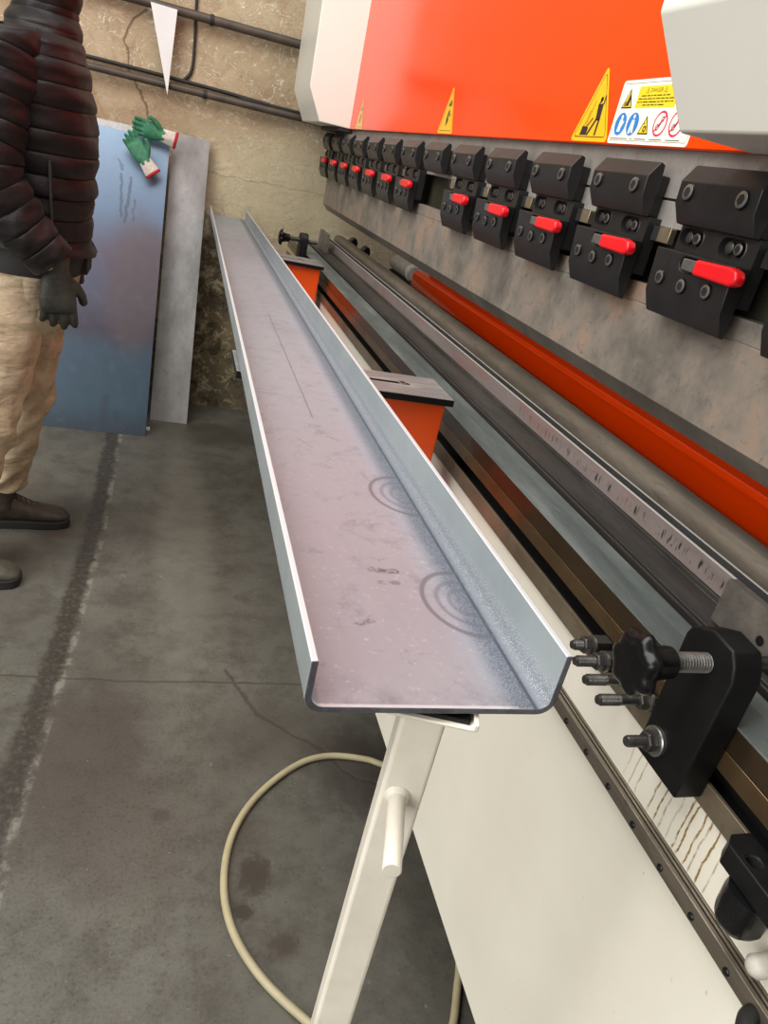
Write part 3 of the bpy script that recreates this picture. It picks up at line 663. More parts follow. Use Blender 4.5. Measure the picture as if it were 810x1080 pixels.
# quick clamps: one built, the rest copied
def socket_screw(b, x, y, z, r, d=(-1, 0, 0), h=.003):
    p = Vector((x, y, z)); d = Vector(d).normalized()
    b.use('bolt_black').turned(p - d * .004, p + d * h, [(0, r), (.7, r), (1, r * .90)], 20)
    b.use('socket_ring').turned(p + d * h, p + d * (h + .0007), [(0, r * .86), (1, r * .74)], 20)
    b.use('dark_hole').cyl(p + d * (h + .0006), p + d * (h + .0010), r * .56, n=6)
CX, CY, CZ = .70, .89, 1.42
def make_clamp(lower):
    root = empty('tool_clamp', (CX, CY, CZ))
    y0, y1 = CY - .081, CY + .083
    b = MB().use('black_oxide').prism([(.679, 1.500), (.6770, 1.538), (.6690, 1.541), (.6535, 1.519), (.6550, 1.490), (.6680, 1.466), (.6765, 1.465)], y0, y1).box(.675, .6995, y0 + .012, y1 - .030, 1.467, 1.525)
    ub = b.build('upper_block', None, root, .0012)
    for dy in (.058, -.053):
        b = MB(); socket_screw(b, .6543, CY + dy, 1.505, .0118, (-1, 0, .04)); b.build('bolt', None, ub)
    if not lower: return root
    b = MB().use('black_oxide'); ya, yb = CY - .083, CY + .082
    def place(u, w, d): return (.679 + d, u, w)
    outer = [(ya, 1.384 if not lower else 1.384), (yb, 1.384), (yb, 1.4665), (ya, 1.4665)]
    holes = [oblong(CY + .052, 1.4515, .015, .0112), oblong(CY - .036, 1.4505, .015, .0112)]
    fr = b.holed(outer, holes, .010, 'dark_hole', place); b.use('black_oxide')
    bk = [b.v((.6995, u, w)) for u, w in outer]
    for i in range(4): b._f([fr[i], fr[(i + 1) % 4], bk[(i + 1) % 4], bk[i]])
    b._f(bk)
    ad = b.build('adjuster_plate', None, root, 0)
    for cy, cz in ((CY + .052, 1.4515), (CY - .036, 1.4505)):
        b = MB().use('bolt_grey')
        for r in (oblong(cy, cz, .015, .0126),):
            outer_, inner_ = r, oblong(cy, cz, .015, .0112)
            a_ = [b.v((.6787, u, w)) for u, w in outer_]; c_ = [b.v((.6780, u, w)) for u, w in inner_]
            for i in range(len(a_)): b._f([a_[i], a_[(i + 1) % len(a_)], c_[(i + 1) % len(a_)], c_[i]])
        b.build('slot_rim', None, ad)
        b = MB(); socket_screw(b, .6850, cy - .008, cz, .0088, h=.004); b.build('bolt', None, ad)
        b = MB().use('bolt_grey').turned((.688, cy + .012, cz), (.682, cy + .012, cz), [(0, .0080), (.8, .0080), (1, .006)], 18); b.build('spring_washer', None, ad)
    b = MB().use('brass_steel').box(.690, .7005, CY + .120, CY + .150, 1.436, 1.4575); b.use('dark_hole').box(.689, .7006, CY + .1495, CY + .165, 1.436, 1.4570)
    b.build('wedge_piece', None, root, .0008)
    if lower:
        b = MB().use('black_oxide'); ya, yb = CY - .086, CY + .085
        T = Vector((.6535, 0, 1.4315)); B = Vector((.6575, 0, 1.3725))
        def pl(u, w, d):
            t = (T.z - w) / (T.z - B.z); return (T.x + (B.x - T.x) * t + d, u, w)
        outer = [(ya, B.z), (yb, B.z), (yb, T.z), (ya, T.z)]
        slot = oblong(CY - .0275, 1.4185, .042, .0098)
        fr = b.holed(outer, [slot], .012, 'dark_hole', pl); b.use('black_oxide')
        ring = [(.6700, 1.345), (.6780, 1.344), (.6785, 1.4315)]
        l0 = [fr[0]] + [b.v((x, ya, z)) for x, z in ring] + [fr[3]]; l1 = [fr[1]] + [b.v((x, yb, z)) for x, z in ring] + [fr[2]]
        for i in range(4): b._f([l0[i], l0[i + 1], l1[i + 1], l1[i]])
        b.use('black_oxide_shaded'); b._f(l0); b._f(l1[::-1])
        cp = b.build('clamp_plate', None, root, .0012)
        for dy, dz in ((.057, 1.394), (.004, 1.391), (-.049, 1.394)):
            b = MB(); socket_screw(b, .6560, CY + dy, dz, .0105, (-1, 0, -.06)); b.build('bolt', None, cp)
        b = MB().use('lever_steel').box(.6475, .6640, CY - .045, CY + .010, 1.4110, 1.4260)
        lv = b.build('lever', None, root, .0015)
        b = MB().use('red_plastic')
        prof = [(CY - .023, 1.4090), (CY - .023, 1.4285), (CY - .092, 1.4300), (CY - .104, 1.4275), (CY - .109, 1.4195), (CY - .107, 1.4115), (CY - .098, 1.4080)]
        b.prism([(u, w) for u, w in prof], .6420, .6580, 'X')
        b.build('lever_grip', None, lv, .0035, seg=3)
    return root
cl = make_clamp(True); GRP = 'quick clamps along the ram'
tag(cl, 'nearest complete black tool clamp with red lever at the right', 'tool clamp', GRP)
names = ['second complete black tool clamp with red lever counting from the right', 'third complete black tool clamp with red lever counting from the right',
         'fourth complete black tool clamp with red lever counting from the right', 'red levered black tool clamp just right of the open gap',
         'black tool clamp over the open gap, without lower plate and red lever', 'red levered black tool clamp just left of the open gap',
         'black tool clamp with red lever, second to the left of the open gap', 'black tool clamp with red lever, third to the left of the open gap',
         'black tool clamp with red lever, fourth to the left of the open gap', 'third black tool clamp with red lever from the far end of the ram',
         'second black tool clamp with red lever from the far end of the ram', 'last black tool clamp with red lever at the far end of the ram']
half = make_clamp(False); half.location.y = CY + 5 * .2495; tag(half, names[4], 'tool clamp', GRP)
for k in range(1, 13):
    if k == 5: continue
    dup(cl, (CX, CY + .2495 * k, CZ), names[k - 1])
dup(cl, (CX, CY - .2495, CZ), 'black tool clamp cut off by the right edge of the photo')

# die clamp brackets with star knob
BG = 'star knob brackets on the bed'
def make_bracket():
    root = empty('clamp_bracket', (.556, .465, .95))
    b = MB().use('black_bracket')
    pts = [(.431, .950), (.503, .950), (.506, 1.100), (.502, 1.111), (.476, 1.1235), (.446, 1.1215), (.437, 1.110), (.431, 1.095)]
    b.prism(pts, .5215, .5552, 'X'); b.build('body', None, root, .0022)
    b = MB().use('bolt_grey').cyl((.450, .467, 1.092), (.598, .467, 1.092), .0080, n=20)
    sh = b.build('threaded_shaft', None, root)
    b = MB().use('washer_steel')
    for i in range(14):
        x = .477 + i * .0032
        b.turned((x, .467, 1.092), (x + .0032, .467, 1.092), [(0, .0074), (.5, .0101), (1, .0074)], 24)
    b.build('thread', None, sh)
    b = MB().use('black_plastic').turned((.4310, .467, 1.090), (.4460, .467, 1.090), [(0, .017), (.08, .023), (.30, .0285), (.72, .0315), (.92, .0312), (1, .028)], 84, 7, .07)
    b.turned((.4455, .467, 1.0905), (.478, .467, 1.0915), [(0, .0225), (.25, .0190), (.6, .0165), (1, .0155)], 28)
    b.build('star_knob', None, sh, 0, 50)
    b = MB().use('bolt_grey').turned((.484, .481, .979), (.522, .481, .979), [(0, .0052), (.05, .0062), (1, .0062)], 18)
    st = b.build('stud', None, root)
    b = MB().use('washer_steel').turned((.5165, .481, .979), (.5218, .481, .979), [(0, .0148), (.2, .0160), (1, .0160)], 26); b.build('washer', None, st)
    b = MB().use('bolt_grey').turned((.5060, .481, .979), (.5166, .481, .979), [(0, .0098), (.12, .0112), (1, .0112)], 6); b.build('nut', None, st, .0008)
    return root
br = make_bracket()
tag(br, 'near black clamp bracket with lobed knob, threaded shaft and bolted stud', 'bracket', BG)
dup(br, (.556, 3.36, .95), 'far black clamp bracket with knob beside the far orange arm')
def make_stop(y0, y1, zt=1.1045):
    b = MB().use('end_plate_steel').prism([(y0, 1.0475), (y1, 1.0475), (y1, zt), (y0, zt)], .6565, .6700, 'X')
    b.use('bolt_black').cyl((.6566, y1 - .075, 1.070), (.6561, y1 - .075, 1.070), .006, n=18)
    return b.build('end_stop_plate', None, None, .0012, loc=(.663, (y0 + y1) / 2, 1.047))
tag(make_stop(.36, .612), 'grey steel stop plate against the die by the near star knob', 'plate', 'stop plates at the die ends')
tag(make_stop(3.46, 3.66, 1.128), 'grey steel stop plate standing at the far end of the die', 'plate', 'stop plates at the die ends')
# loose studs in the T slot behind the near knob
sl = ['topmost threaded stud with nut, beside the channel corner', 'second threaded stud with nut under the topmost one', 'third threaded stud, sticking out over the white bed', 'lowest threaded stud, just under the star knob']
for (y, x0, n_) in zip((.644, .612, .578, .544), (.505, .492, .487, .485), sl):
    root = empty('stud_bolt', (.5556, y, .979))
    b = MB().use('bolt_grey').turned((x0, y, .979), (.5754, y, .979), [(0, .0050), (.06, .0062), (1, .0062)], 16); a = b.build('threaded_rod', None, root)
    b = MB().use('bolt_grey')
    for i in range(16):
        x = x0 + .003 + i * .0016; b.turned((x, y, .979), (x + .0016, y, .979), [(0, .0060), (.5, .0068), (1, .0060)], 14)
    b.build('thread', None, a)
    xo = 0 if y > .6 else .018
    b = MB().use('bolt_grey').turned((.519 + xo, y, .979), (.530 + xo, y, .979), [(0, .0096), (.15, .0110), (1, .0110)], 6); b.build('nut', None, a, .0006)
    b = MB().use('washer_steel').turned((.5302 + xo, y, .979), (.5335 + xo, y, .979), [(0, .0130), (1, .0130)], 22); b.build('washer', None, a)
    b = MB().use('machine_dark').box(.5336 + xo, .5560, y - .0085, y + .0085, .9690, .9885); b.build('slot_nut', None, root)
    tag(root, n_, 'bolt', 'studs in the bed slot')
# second black block with knob at the lower right
root = empty('clamp_block', (.53, .24, .95))
outl = [(.520, .10), (.5555, .10), (.5555, .3685), (.532, .3685), (.520, .357)]
b = MB().use('black_bracket')
fr = b.holed(outl, [circ(.5335, .338, .0072, 20)], .018, 'dark_hole', lambda u, w_, d: (u, w_, .974 - d)); b.use('black_bracket')
bk = [b.v((u, w_, .951)) for u, w_ in outl]
for i in range(5): b._f([fr[i], fr[(i + 1) % 5], bk[(i + 1) % 5], bk[i]])
b._f(bk); b.build('body', None, root, .0016)
b = MB().use('black_plastic').turned((.533, .325, .9505), (.533, .325, .908), [(0, .0215), (.25, .0225), (.75, .0215), (.93, .018), (1, .015)], 60, 6, .03); b.build('knob', None, root, 0, 50)
tag(root, 'black clamp block with a knob beneath it at the lower right', 'clamp')
root = empty('button', (.562, .293, .897))
b = MB().use('motor_grey').turned((.530, .293, .897), (.5617, .293, .897), [(0, .003), (.05, .007), (.2, .0105), (1, .0105)], 22); b.build('cap', None, root, 0, 60)
tag(root, 'small rounded white cap sticking out of the white bed', 'cap')
pth = smooth([(.5560, .20, .838), (.530, .222, .846), (.521, .244, .850), (.527, .266, .852), (.545, .278, .852), (.566, .270, .852)])
tag(MB().use('cable_black').tube(pth, .0085, 14).build('cable', None, None, 0, 60, loc=(.53, .25, .842)), 'dark cable looping over the rail at the bottom right corner', 'cable')

# ------------------------------------------------------------------ bent steel channel lying on the arms and the stand
CO = Vector((.105, .365, 1.122)); yv = Vector((.016, 1., -.0194)).normalized(); xv = yv.cross(Vector((0, 0, 1))).normalized(); zv = xv.cross(yv)
def channel_outline():
    W, T, ro, n = .1850, .0048, .0135, 7
    hl, hr = .0415, .0520
    o = [(0, hl)]
    for i in range(n + 1): a = pi + (pi / 2) * i / n; o.append((ro + ro * cos(a), ro + ro * sin(a)))
    for i in range(n + 1): a = 1.5 * pi + (pi / 2) * i / n; o.append((W - ro + ro * cos(a), ro + ro * sin(a)))
    o.append((W, hr)); o.append((W - T, hr)); ri = ro - T
    for i in range(n + 1): a = 2 * pi - (pi / 2) * i / n; o.append((W - ro + ri * cos(a), ro + ri * sin(a)))
    for i in range(n + 1): a = 1.5 * pi - (pi / 2) * i / n; o.append((ro + ri * cos(a), ro + ri * sin(a)))
    o.append((T, hl)); return o
ch = MB().prism(channel_outline(), 0, 3.775).build('steel_channel', 'channel', None, .0007, 50)
ch.matrix_world = Matrix(((xv.x, yv.x, zv.x, CO.x), (xv.y, yv.y, zv.y, CO.y), (xv.z, yv.z, zv.z, CO.z), (0, 0, 0, 1)))
tag(ch, 'long bent grey steel U channel running from the front towards the wall', 'steel profile')
def under(x, y): return CO.z + (y - CO.y) * yv.z / yv.y

# orange support arms clamped on the guide rail
def make_arm(xr, xl, y0, y1, zt, label):
    ym = (y0 + y1) / 2
    root = empty('sheet_rest', (.50, ym, .84))
    def pl(u, w, d): return (u, w, zt - d)
    outer = [(xl, y0), (xr, y0), (xr, y1), (xl, y1)]
    b = MB().use('arm_plate_steel'); sc = xl + .62 * (xr - xl)
    fr = b.holed(outer, [oblong(sc, ym + .004, .075, .0062)], .009, 'dark_hole', pl); b.use('black_bracket')
    bk = [b.v((u, w, zt - .0125)) for u, w in outer]
    for i in range(4): b._f([fr[i], fr[(i + 1) % 4], bk[(i + 1) % 4], bk[i]])
    b._f(bk); tp = b.build('top_plate', None, root, .0006)
    b = MB().use('washer_steel').turned((sc + .066, ym + .004, zt - .008), (sc + .066, ym + .004, zt + .0016), [(0, .0056), (.83, .0056), (.84, .0085), (.96, .0085), (1, .0075)], 18); b.use('dark_hole').cyl((sc + .066, ym + .004, zt + .0015), (sc + .066, ym + .004, zt + .0020), .0045, n=6)
    b.build('slot_screw', None, tp)
    b = MB().use('orange_arm_paint').box(xl + .09, xr - .010, y0 + .012, y1 - .012, .925, zt - .0126)
    b.prism([(xr - .14, .925), (xr - .010, .925), (xr - .010, .80), (xr - .05, .80)], y0 + .012, y1 - .012)
    b.build('arm_body', None, root, .002)
    x1 = .5449 if xr < .54 else .5449
    b = MB().use('black_bracket').box(min(xr - .010, .525), x1, y0 + .02, y1 - .02, .80, .90)
    b.build('rail_carriage', None, root, .002)
    b = MB().use('bolt_grey').turned((xl + .0905, ym, zt - .045), (xl + .075, ym, zt - .045), [(0, .009), (.5, .009), (1, .007)], 6); b.build('end_bolt', None, root)
    tag(root, label, 'support arm', 'orange sheet support arms')
make_arm(.505, .1165, 1.195, 1.325, under(0, 1.195) - .0005 - .002, 'nearer orange support arm with slotted grey top plate under the channel')
make_arm(.5445, .165, 2.825, 2.985, under(0, 2.985) - .0005, 'farther orange support arm with grey top plate near the wall')

# white stand under the near end of the channel
root = empty('support_stand', (.203, .39, 0))
RM = Matrix.Translation((.203, .39, 0)) @ Matrix.Rotation(radians(-18), 4, 'Z')
zt = 1.1185
b = MB().use('stand_paint').box(-.0165, .0165, -.0165, .0165, .012, zt - .006).xform(RM); lg = b.build('leg', None, root, .0035, seg=3)
b = MB().use('stand_paint')
b.prism([(-.045, zt - .006), (.034, zt - .006), (.037, zt - .0045), (.037, zt + .001), (.0335, zt + .001), (.0335, zt - .003), (.032, zt - .0035), (-.045, zt - .0035)], -.026, .026); b.xform(RM)
b.build('top_bracket', None, root, .0008)
b = MB().use('black_plastic').box(-.040, .031, -.022, .030, zt - .0034, zt + .0008).xform(RM); b.build('rubber_pad', None, root)
b = MB().use('stand_paint').cyl((-.003, -.014, 1.031), (-.003, -.083, 1.031), .0068, n=20)
b.turned((-.003, -.0162, 1.031), (-.003, -.021, 1.031), [(0, .0105), (.5, .0092), (1, .0068)], 16); b.xform(RM)
b.build('side_peg', None, lg, .0008)
b = MB().use('stand_paint')
for a in (90, 210, 330):
    a = radians(a); b.tube([(0, 0, .022), (.20 * cos(a), .20 * sin(a), .012)], .011, 8)
b.box(-.03, .03, -.03, .03, .008, .030); b.xform(RM); b.build('base', None, root, .001)
tag(root, 'white painted square tube stand with welded peg holding the near channel end', 'stand')

# hose on the floor
hp = [(1.1, 1.15), (.86, 1.31), (.673, 1.392), (.612, 1.421), (.508, 1.435), (.413, 1.40), (.306, 1.304), (.242, 1.196), (.217, 1.075), (.229, .966), (.278, .864), (.358, .77), (.46, .67), (.56, .655), (.63, .72), (.68, .819), (.74, .93), (.9, 1.0)]
tag(MB().tube(smooth([(x, y, .0085) for x, y in hp]), .0085, 12).build('hose', 'hose_rubber', None, 0, 60, loc=(.4, 1, 0)), 'beige hose looping over the concrete floor beside the stand', 'hose')

# ------------------------------------------------------------------ against the back wall
def leaning(name, mat, x0, x1, yb, yt, h, th, label, cat, z0=0., xt=None, group=None):
    d = Vector((0, yt - yb, h)).normalized(); n = Vector((0, d.z, -d.y)); xt = xt or (x0, x1)
    b = MB().use(mat); P = lambda x, t, k: (x, yb + (yt - yb) * t + n.y * k, z0 + h * t + n.z * k)
    a = [b.v(P(x0, 0, 0)), b.v(P(x1, 0, 0)), b.v(P(xt[1], 1, 0)), b.v(P(xt[0], 1, 0))]
    c = [b.v(P(x0, 0, th)), b.v(P(x1, 0, th)), b.v(P(xt[1], 1, th)), b.v(P(xt[0], 1, th))]
    b._f(a[::-1]); b.use('sheet_edge'); b._f(c)
    for i in range(4): b._f([a[i], a[(i + 1) % 4], c[(i + 1) % 4], c[i]])
    for v in b.bm.verts: v.co.z = max(v.co.z, .0005)
    o = b.build(name, None, None, 0, 20); tag(o, label, cat, group); return o
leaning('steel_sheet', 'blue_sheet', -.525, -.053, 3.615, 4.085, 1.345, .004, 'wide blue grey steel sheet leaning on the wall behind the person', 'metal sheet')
leaning('steel_sheet', 'strip_steel', -.60, -.20, 3.72, 4.160, 1.372, .003, 'pale steel sheet behind the blue sheet, only its top edge showing', 'metal sheet', xt=(-.60, -.20))
leaning('steel_strip', 'strip_steel', -.040, .150, 3.862, 4.150, 1.385, .005, 'narrow pale grey steel strip leaning on the wall right of the blue sheet', 'metal strip', xt=(-.042, .133))
tag(MB().use('white_offcut').box(-.052, -.035, 3.70, 3.725, .0, .012).build('wood_scrap', None, None, .001, loc=(-.043, 3.71, 0)), 'small white scrap on the floor at the foot of the blue sheet', 'scrap')
# pipes
def pipe(z, r, y, label, z2=None):
    root = MB().use('pipe_paint').cyl((-4, y, z), (4.6, y, z), r, n=18)
    o = root.build('pipe', None, None, 0, 60, loc=(0, y, z)); tag(o, label, 'pipe', 'pipes along the back wall')
    for x in (-1.1, .08, 1.3):
        q = MB().use('machine_dark'); q.turned((x, y, z), (x + .018, y, z), [(0, r * 1.16), (1, r * 1.16)], 18); q.box(x, x + .018, y, 4.204, z - .006, z + .006)
        c = q.build('clip', None); c.parent = o; c.matrix_parent_inverse = Matrix.Translation(-o.location)
    return o
pipe(1.578, .0165, 4.155, 'dark lower pipe running along the wall above the leaning sheets')
pipe(1.886, .020, 4.155, 'dark upper pipe running along the wall at the top of the photo')
tag(MB().tube(smooth([(-4, 4.185, 1.614), (-1, 4.185, 1.612), (-.4, 4.185, 1.616), (.1, 4.185, 1.611), (.4, 4.185, 1.602), (.6, 4.185, 1.600), (4.6, 4.185, 1.6)]), .0085, 8).build('cable', 'cable_black', None, 0, 60, loc=(0, 4.185, 1.61)), 'thin black cable running just above the lower pipe', 'cable')
tag(MB().tube(smooth([(.012, 4.19, 2.4), (.014, 4.19, 1.95), (.020, 4.19, 1.80), (.022, 4.19, 1.70), (.012, 4.188, 1.650), (-.010, 4.186, 1.622), (-.018, 4.183, 1.612)]), .0068, 8).build('cable', 'cable_black', None, 0, 60, loc=(.02, 4.19, 1.6)), 'thin black cable coming down the wall between the two pipes', 'cable')
# white pointed offcut
b = MB().use('white_offcut')
Zt = 1.888
a = [b.v(p) for p in ((-.183, 4.128, Zt), (-.066, 4.128, Zt - .002), (-.0815, 4.112, 1.535))]
c = [b.v(p) for p in ((-.183, 4.132, Zt), (-.066, 4.132, Zt - .002), (-.0815, 4.116, 1.535))]
b._f(a); b._f(c[::-1])
for i in range(3): b._f([a[i], a[(i + 1) % 3], c[(i + 1) % 3], c[i]])
b.box(-.15, -.13, 4.131, 4.140, Zt - .012, Zt - .002)
tag(b.build('pointed_offcut', None, None, .0006, 20), 'white pointed triangular offcut hanging tip down before the wall pipes', 'offcut')

# ------------------------------------------------------------------ hands and gloves
def hand(b, skin, cuff=None, hem=None, curl=.5, spread=1., rs=1., size=1.):
    """u: cuff to fingertips (+X), v: across (+Y thumb side), w: thickness. Palm side is -Z"""
    b.use(skin)
    def ell(u, ry, rz, cz=0., cy=0., n=16): return [(u * size, (cy + rs * ry * cos(2 * pi * i / n)) * size, (cz + rs * rz * sin(2 * pi * i / n)) * size) for i in range(n)]
    b.loft([ell(-.008, .029, .021), ell(.01, .030, .021), ell(.035, .038, .020), ell(.065, .043, .0185), ell(.088, .043, .0165), ell(.102, .037, .012)])
    for k, (v, L, r, an) in enumerate(((.032, .070, .0100, 4), (.0105, .078, .0105, 1), (-.0115, .073, .0100, -2), (-.0320, .058, .0090, -6))):
        c = curl * (1 + .12 * k); p = Vector((.084, v, .0)); a = radians(an * spread); ang = 0; path = [p.copy()]; rad = [r * 1.05]
        for sgl, (fl, rr) in enumerate(((.44, 1.), (.30, .95), (.20, .86), (.06, .55))):
            ang += c * (0.45, .9, .7, .1)[sgl]
            d = Vector((cos(ang) * cos(a), sin(a), -sin(ang)))
            for h in range(3): p = p + d * (L * fl * 1.05 / 3); path.append(p.copy()); rad.append(r * rr)
        b.tube([q * size for q in path], r, 12, True, [x * size * rs for x in rad])
    path = [Vector((.022, .022, -.004)), Vector((.045, .045, -.012)), Vector((.066, .057, -.018)), Vector((.086, .061, -.024)), Vector((.092, .061, -.026))]
    b.tube([q * size for q in path], .011, 12, True, [.0145 * size * rs, .0135 * size * rs, .0118 * size * rs, .0108 * size * rs, .006 * size * rs])
    return ell
def remesh(o, vox, it=2):
    m = o.modifiers.new('skin', 'REMESH'); m.mode = 'VOXEL'; m.voxel_size = vox; m.use_smooth_shade = True
    s_ = o.modifiers.new('smooth', 'SMOOTH'); s_.factor = .5; s_.iterations = it
def frame(o, u, v):
    u = Vector(u).normalized(); v = Vector(v); v = (v - u * v.dot(u)).normalized(); w = u.cross(v)
    return Matrix(((u.x, v.x, w.x, o[0]), (u.y, v.y, w.y, o[1]), (u.z, v.z, w.z, o[2]), (0, 0, 0, 1)))
def loose_glove(o, u, v, label, curl):
    mx = frame(o, u, v) @ Matrix.Scale(.88, 4)
    root = empty('work_glove', Vector(o)); tag(root, label, 'glove', 'green gloves hung over the sheet')
    b = MB(); hand(b, 'glove_green', curl=curl, spread=.5, size=1.05); b.xform(mx); h = b.build('hand', None, root); remesh(h, .0038, 4)
    def ring(u_, ry, rz, n=22): return [(u_, ry * cos(2 * pi * i / n), rz * sin(2 * pi * i / n) + .002 * sin(5 * 2 * pi * i / n)) for i in range(n)]
    b = MB().use('glove_cuff').loft([ring(.012, .032, .020), ring(-.012, .036, .022), ring(-.040, .040, .024), ring(-.058, .041, .024)], cap=False).loft([ring(-.058, .0395, .0225), ring(-.03, .038, .021), ring(0, .033, .018)], cap=False).xform(mx); c = b.build('cuff', None, root, 0, 60)
    b = MB().use('glove_hem').loft([ring(-.054, .0425, .0255), ring(-.066, .0435, .0260), ring(-.068, .041, .0235), ring(-.054, .0395, .0225)], cap=False).xform(mx); b.build('hem', None, c, 0, 60)
loose_glove((-.150, 3.985, 1.232), (-.62, .10, .74), (.75, .05, .62), 'green work glove with red hem hanging down the front of the blue sheet', .18)
loose_glove((-.080, 4.030, 1.362), (-.97, .04, .16), (.18, -.15, .95), 'green work glove with red cuff lying across the top edge of the blue sheet', .25)

# ------------------------------------------------------------------ the person, facing the machine (+X)
from mathutils import noise as mnoise
PX = Vector((-.47, 2.44, 0))
person = empty('person', PX, 'person in black quilted jacket, tan work trousers, gloves and boots standing by the channel', 'person')
def ering(c, rx, ry, n=40, ex=2.3):
    out = []
    for i in range(n):
        a = 2 * pi * i / n; ca, sa = cos(a), sin(a)
        out.append(Vector((c[0] + rx * math.copysign(abs(ca) ** (2 / ex), ca), c[1] + ry * math.copysign(abs(sa) ** (2 / ex), sa), c[2])))
    return out
def lerp_table(T, z):
    for a, b_ in zip(T, T[1:]):
        if a[0] <= z <= b_[0]:
            t = (z - a[0]) / (b_[0] - a[0]); t = t * t * (3 - 2 * t); return [p + (q - p) * t for p, q in zip(a, b_)]
    return list(T[-1] if z > T[-1][0] else T[0])
sh_r, el_r, wr_r = Vector((-.425, 2.265, 1.535)), Vector((-.462, 2.205, 1.225)), Vector((-.305, 2.235, 1.018))
sh_l, el_l, wr_l = Vector((-.375, 2.625, 1.535)), Vector((-.420, 2.690, 1.245)), Vector((-.335, 2.600, 1.030))
hip_r, kn_r, an_r = Vector((-.425, 2.350, .94)), Vector((-.500, 2.285, .50)), Vector((-.595, 2.250, .10))
hip_l, kn_l, an_l = Vector((-.405, 2.535, .94)), Vector((-.440, 2.600, .50)), Vector((-.520, 2.635, .10))
# body: one continuous figure under the clothes
b = MB().use('skin')
T = [(.90, -.405, .110, .165), (1.05, -.385, .105, .150), (1.25, -.378, .112, .165), (1.42, -.382, .115, .180), (1.52, -.384, .085, .165), (1.57, -.375, .06, .09)]
b.loft([ering((lerp_table(T, z)[1], 2.44, z), *lerp_table(T, z)[2:]) for z in [.90 + .67 * i / 20 for i in range(21)]])
b.tube([(-.375, 2.44, 1.54), (-.370, 2.44, 1.62), (-.362, 2.44, 1.74)], .056, 16, True, [.062, .056, .058])
HC = Vector((-.345, 2.44, 1.805))
b.ball(HC, (.098, .078, .118), 14); b.ball((HC.x + .035, 2.44, HC.z - .060), (.062, .056, .060), 10)
b.tube([HC + Vector((.088, 0, .020)), HC + Vector((.104, 0, -.008)), HC + Vector((.112, 0, -.026))], .012, 10, True, [.008, .012, .013])
b.tube([HC + Vector((.086, -.024, -.066)), HC + Vector((.098, 0, -.064)), HC + Vector((.086, .024, -.066))], .007, 8)
b.tube([HC + Vector((.084, -.024, -.076)), HC + Vector((.095, 0, -.077)), HC + Vector((.084, .024, -.076))], .007, 8)
for s_ in (-1, 1):
    b.ball((HC.x - .008, 2.44 + s_ * .079, HC.z - .012), (.020, .010, .032), 8)
    b.tube([HC + Vector((.083, s_ * .014, .036)), HC + Vector((.084, s_ * .034, .040)), HC + Vector((.070, s_ * .052, .034))], .008, 8)
for A, B_, C in ((sh_r, el_r, wr_r), (sh_l, el_l, wr_l)): b.tube(smooth([A + Vector((0, 0, -.01)), A.lerp(B_, .5), B_, B_.lerp(C, .5), C]), .045, 14, True, [.055 - .026 * i / 32 for i in range(33)])
for A, B_, C in ((hip_r, kn_r, an_r), (hip_l, kn_l, an_l)): b.tube(smooth([A, A.lerp(B_, .5), B_, B_.lerp(C, .5), C]), .07, 14, True, [.085 - .045 * i / 32 for i in range(33)])
def foot_rings(an, toe, heel, scale=1., ground=.022):
    pass
HR = frame(wr_r + Vector((.006, 0, -.004)), (.10, .02, -1), (1, .25, .1)); HL = frame(wr_l + Vector((.004, 0, -.01)), (.05, -.05, -1), (1, -.3, 0))
bh = MB(); hand(bh, 'skin', curl=.42, size=1.12, rs=.72); bh.xform(HR)
bl = MB(); hand(bl, 'skin', curl=.6, size=1.12, rs=.72); bl.xform(HL @ Matrix.Scale(-1, 4, (0, 0, 1)))
for extra in (bh, bl):
    me = bpy.data.meshes.new('tmp'); extra.bm.to_mesh(me); b.bm.from_mesh(me); bpy.data.meshes.remove(me); extra.bm.free()
body = b.build('body', None, person); remesh(body, .008, 2)
for s_ in (-1, 1):
    q = MB().use('eye_white').ball((HC.x + .082, 2.44 + s_ * .032, HC.z + .012), .0115, 8); q.use('boot_sole').ball((HC.x + .0895, 2.44 + s_ * .032, HC.z + .012), .005, 6); q.build('eye', None, body)
b = MB().use('hair'); rings = []
for i in range(15):
    a = radians(-18 + 108 * i / 14); k = max(cos(a), .02)
    rings.append([(HC.x - .010 + .103 * k * cos(t) * (1 if cos(t) < .2 else .9), HC.y + .084 * k * sin(t), HC.z + .020 + .112 * sin(a) * (1 if cos(t) < .3 or a > .35 else .6) + (.0 if cos(t) < .3 else .05 * max(0, .35 - a))) for t in [2 * pi * j / 32 for j in range(32)]])
b.loft(rings).build('hair', None, body, 0, 60)

# jacket: quilted torso and sleeves
QP = .0545
def quilt(s): return -.0120 * (1 - abs(sin(pi * s / QP)) ** .20)
b = MB().use('jacket')
T = [(1.045, -.372, .158, .216), (1.075, -.371, .145, .210), (1.12, -.370, .140, .206), (1.22, -.370, .150, .210), (1.32, -.372, .152, .214), (1.42, -.376, .143, .218), (1.49, -.378, .130, .214), (1.545, -.376, .110, .186), (1.585, -.368, .092, .130), (1.625, -.362, .080, .096), (1.70, -.352, .078, .090)]
rings = []; N = 360
for i in range(N + 1):
    z = 1.045 + .655 * i / N; _, cx, rx, ry = lerp_table(T, z); q = quilt(z - 1.045 + .018) if z < 1.62 else quilt(z) * .5
    r = ering((cx, 2.44, z), rx + q, ry + q, 56)
    for k, p in enumerate(r):
        d = Vector((p.x - cx, p.y - 2.44, 0)).normalized(); p += d * (.008 * mnoise.noise(Vector((p.x * 9, p.y * 9, z * 22))) + .003 * mnoise.noise(p * 40))
        front = max(0, d.x) ** 3
        if z < 1.08: p.z -= .012 * front
    rings.append(r)
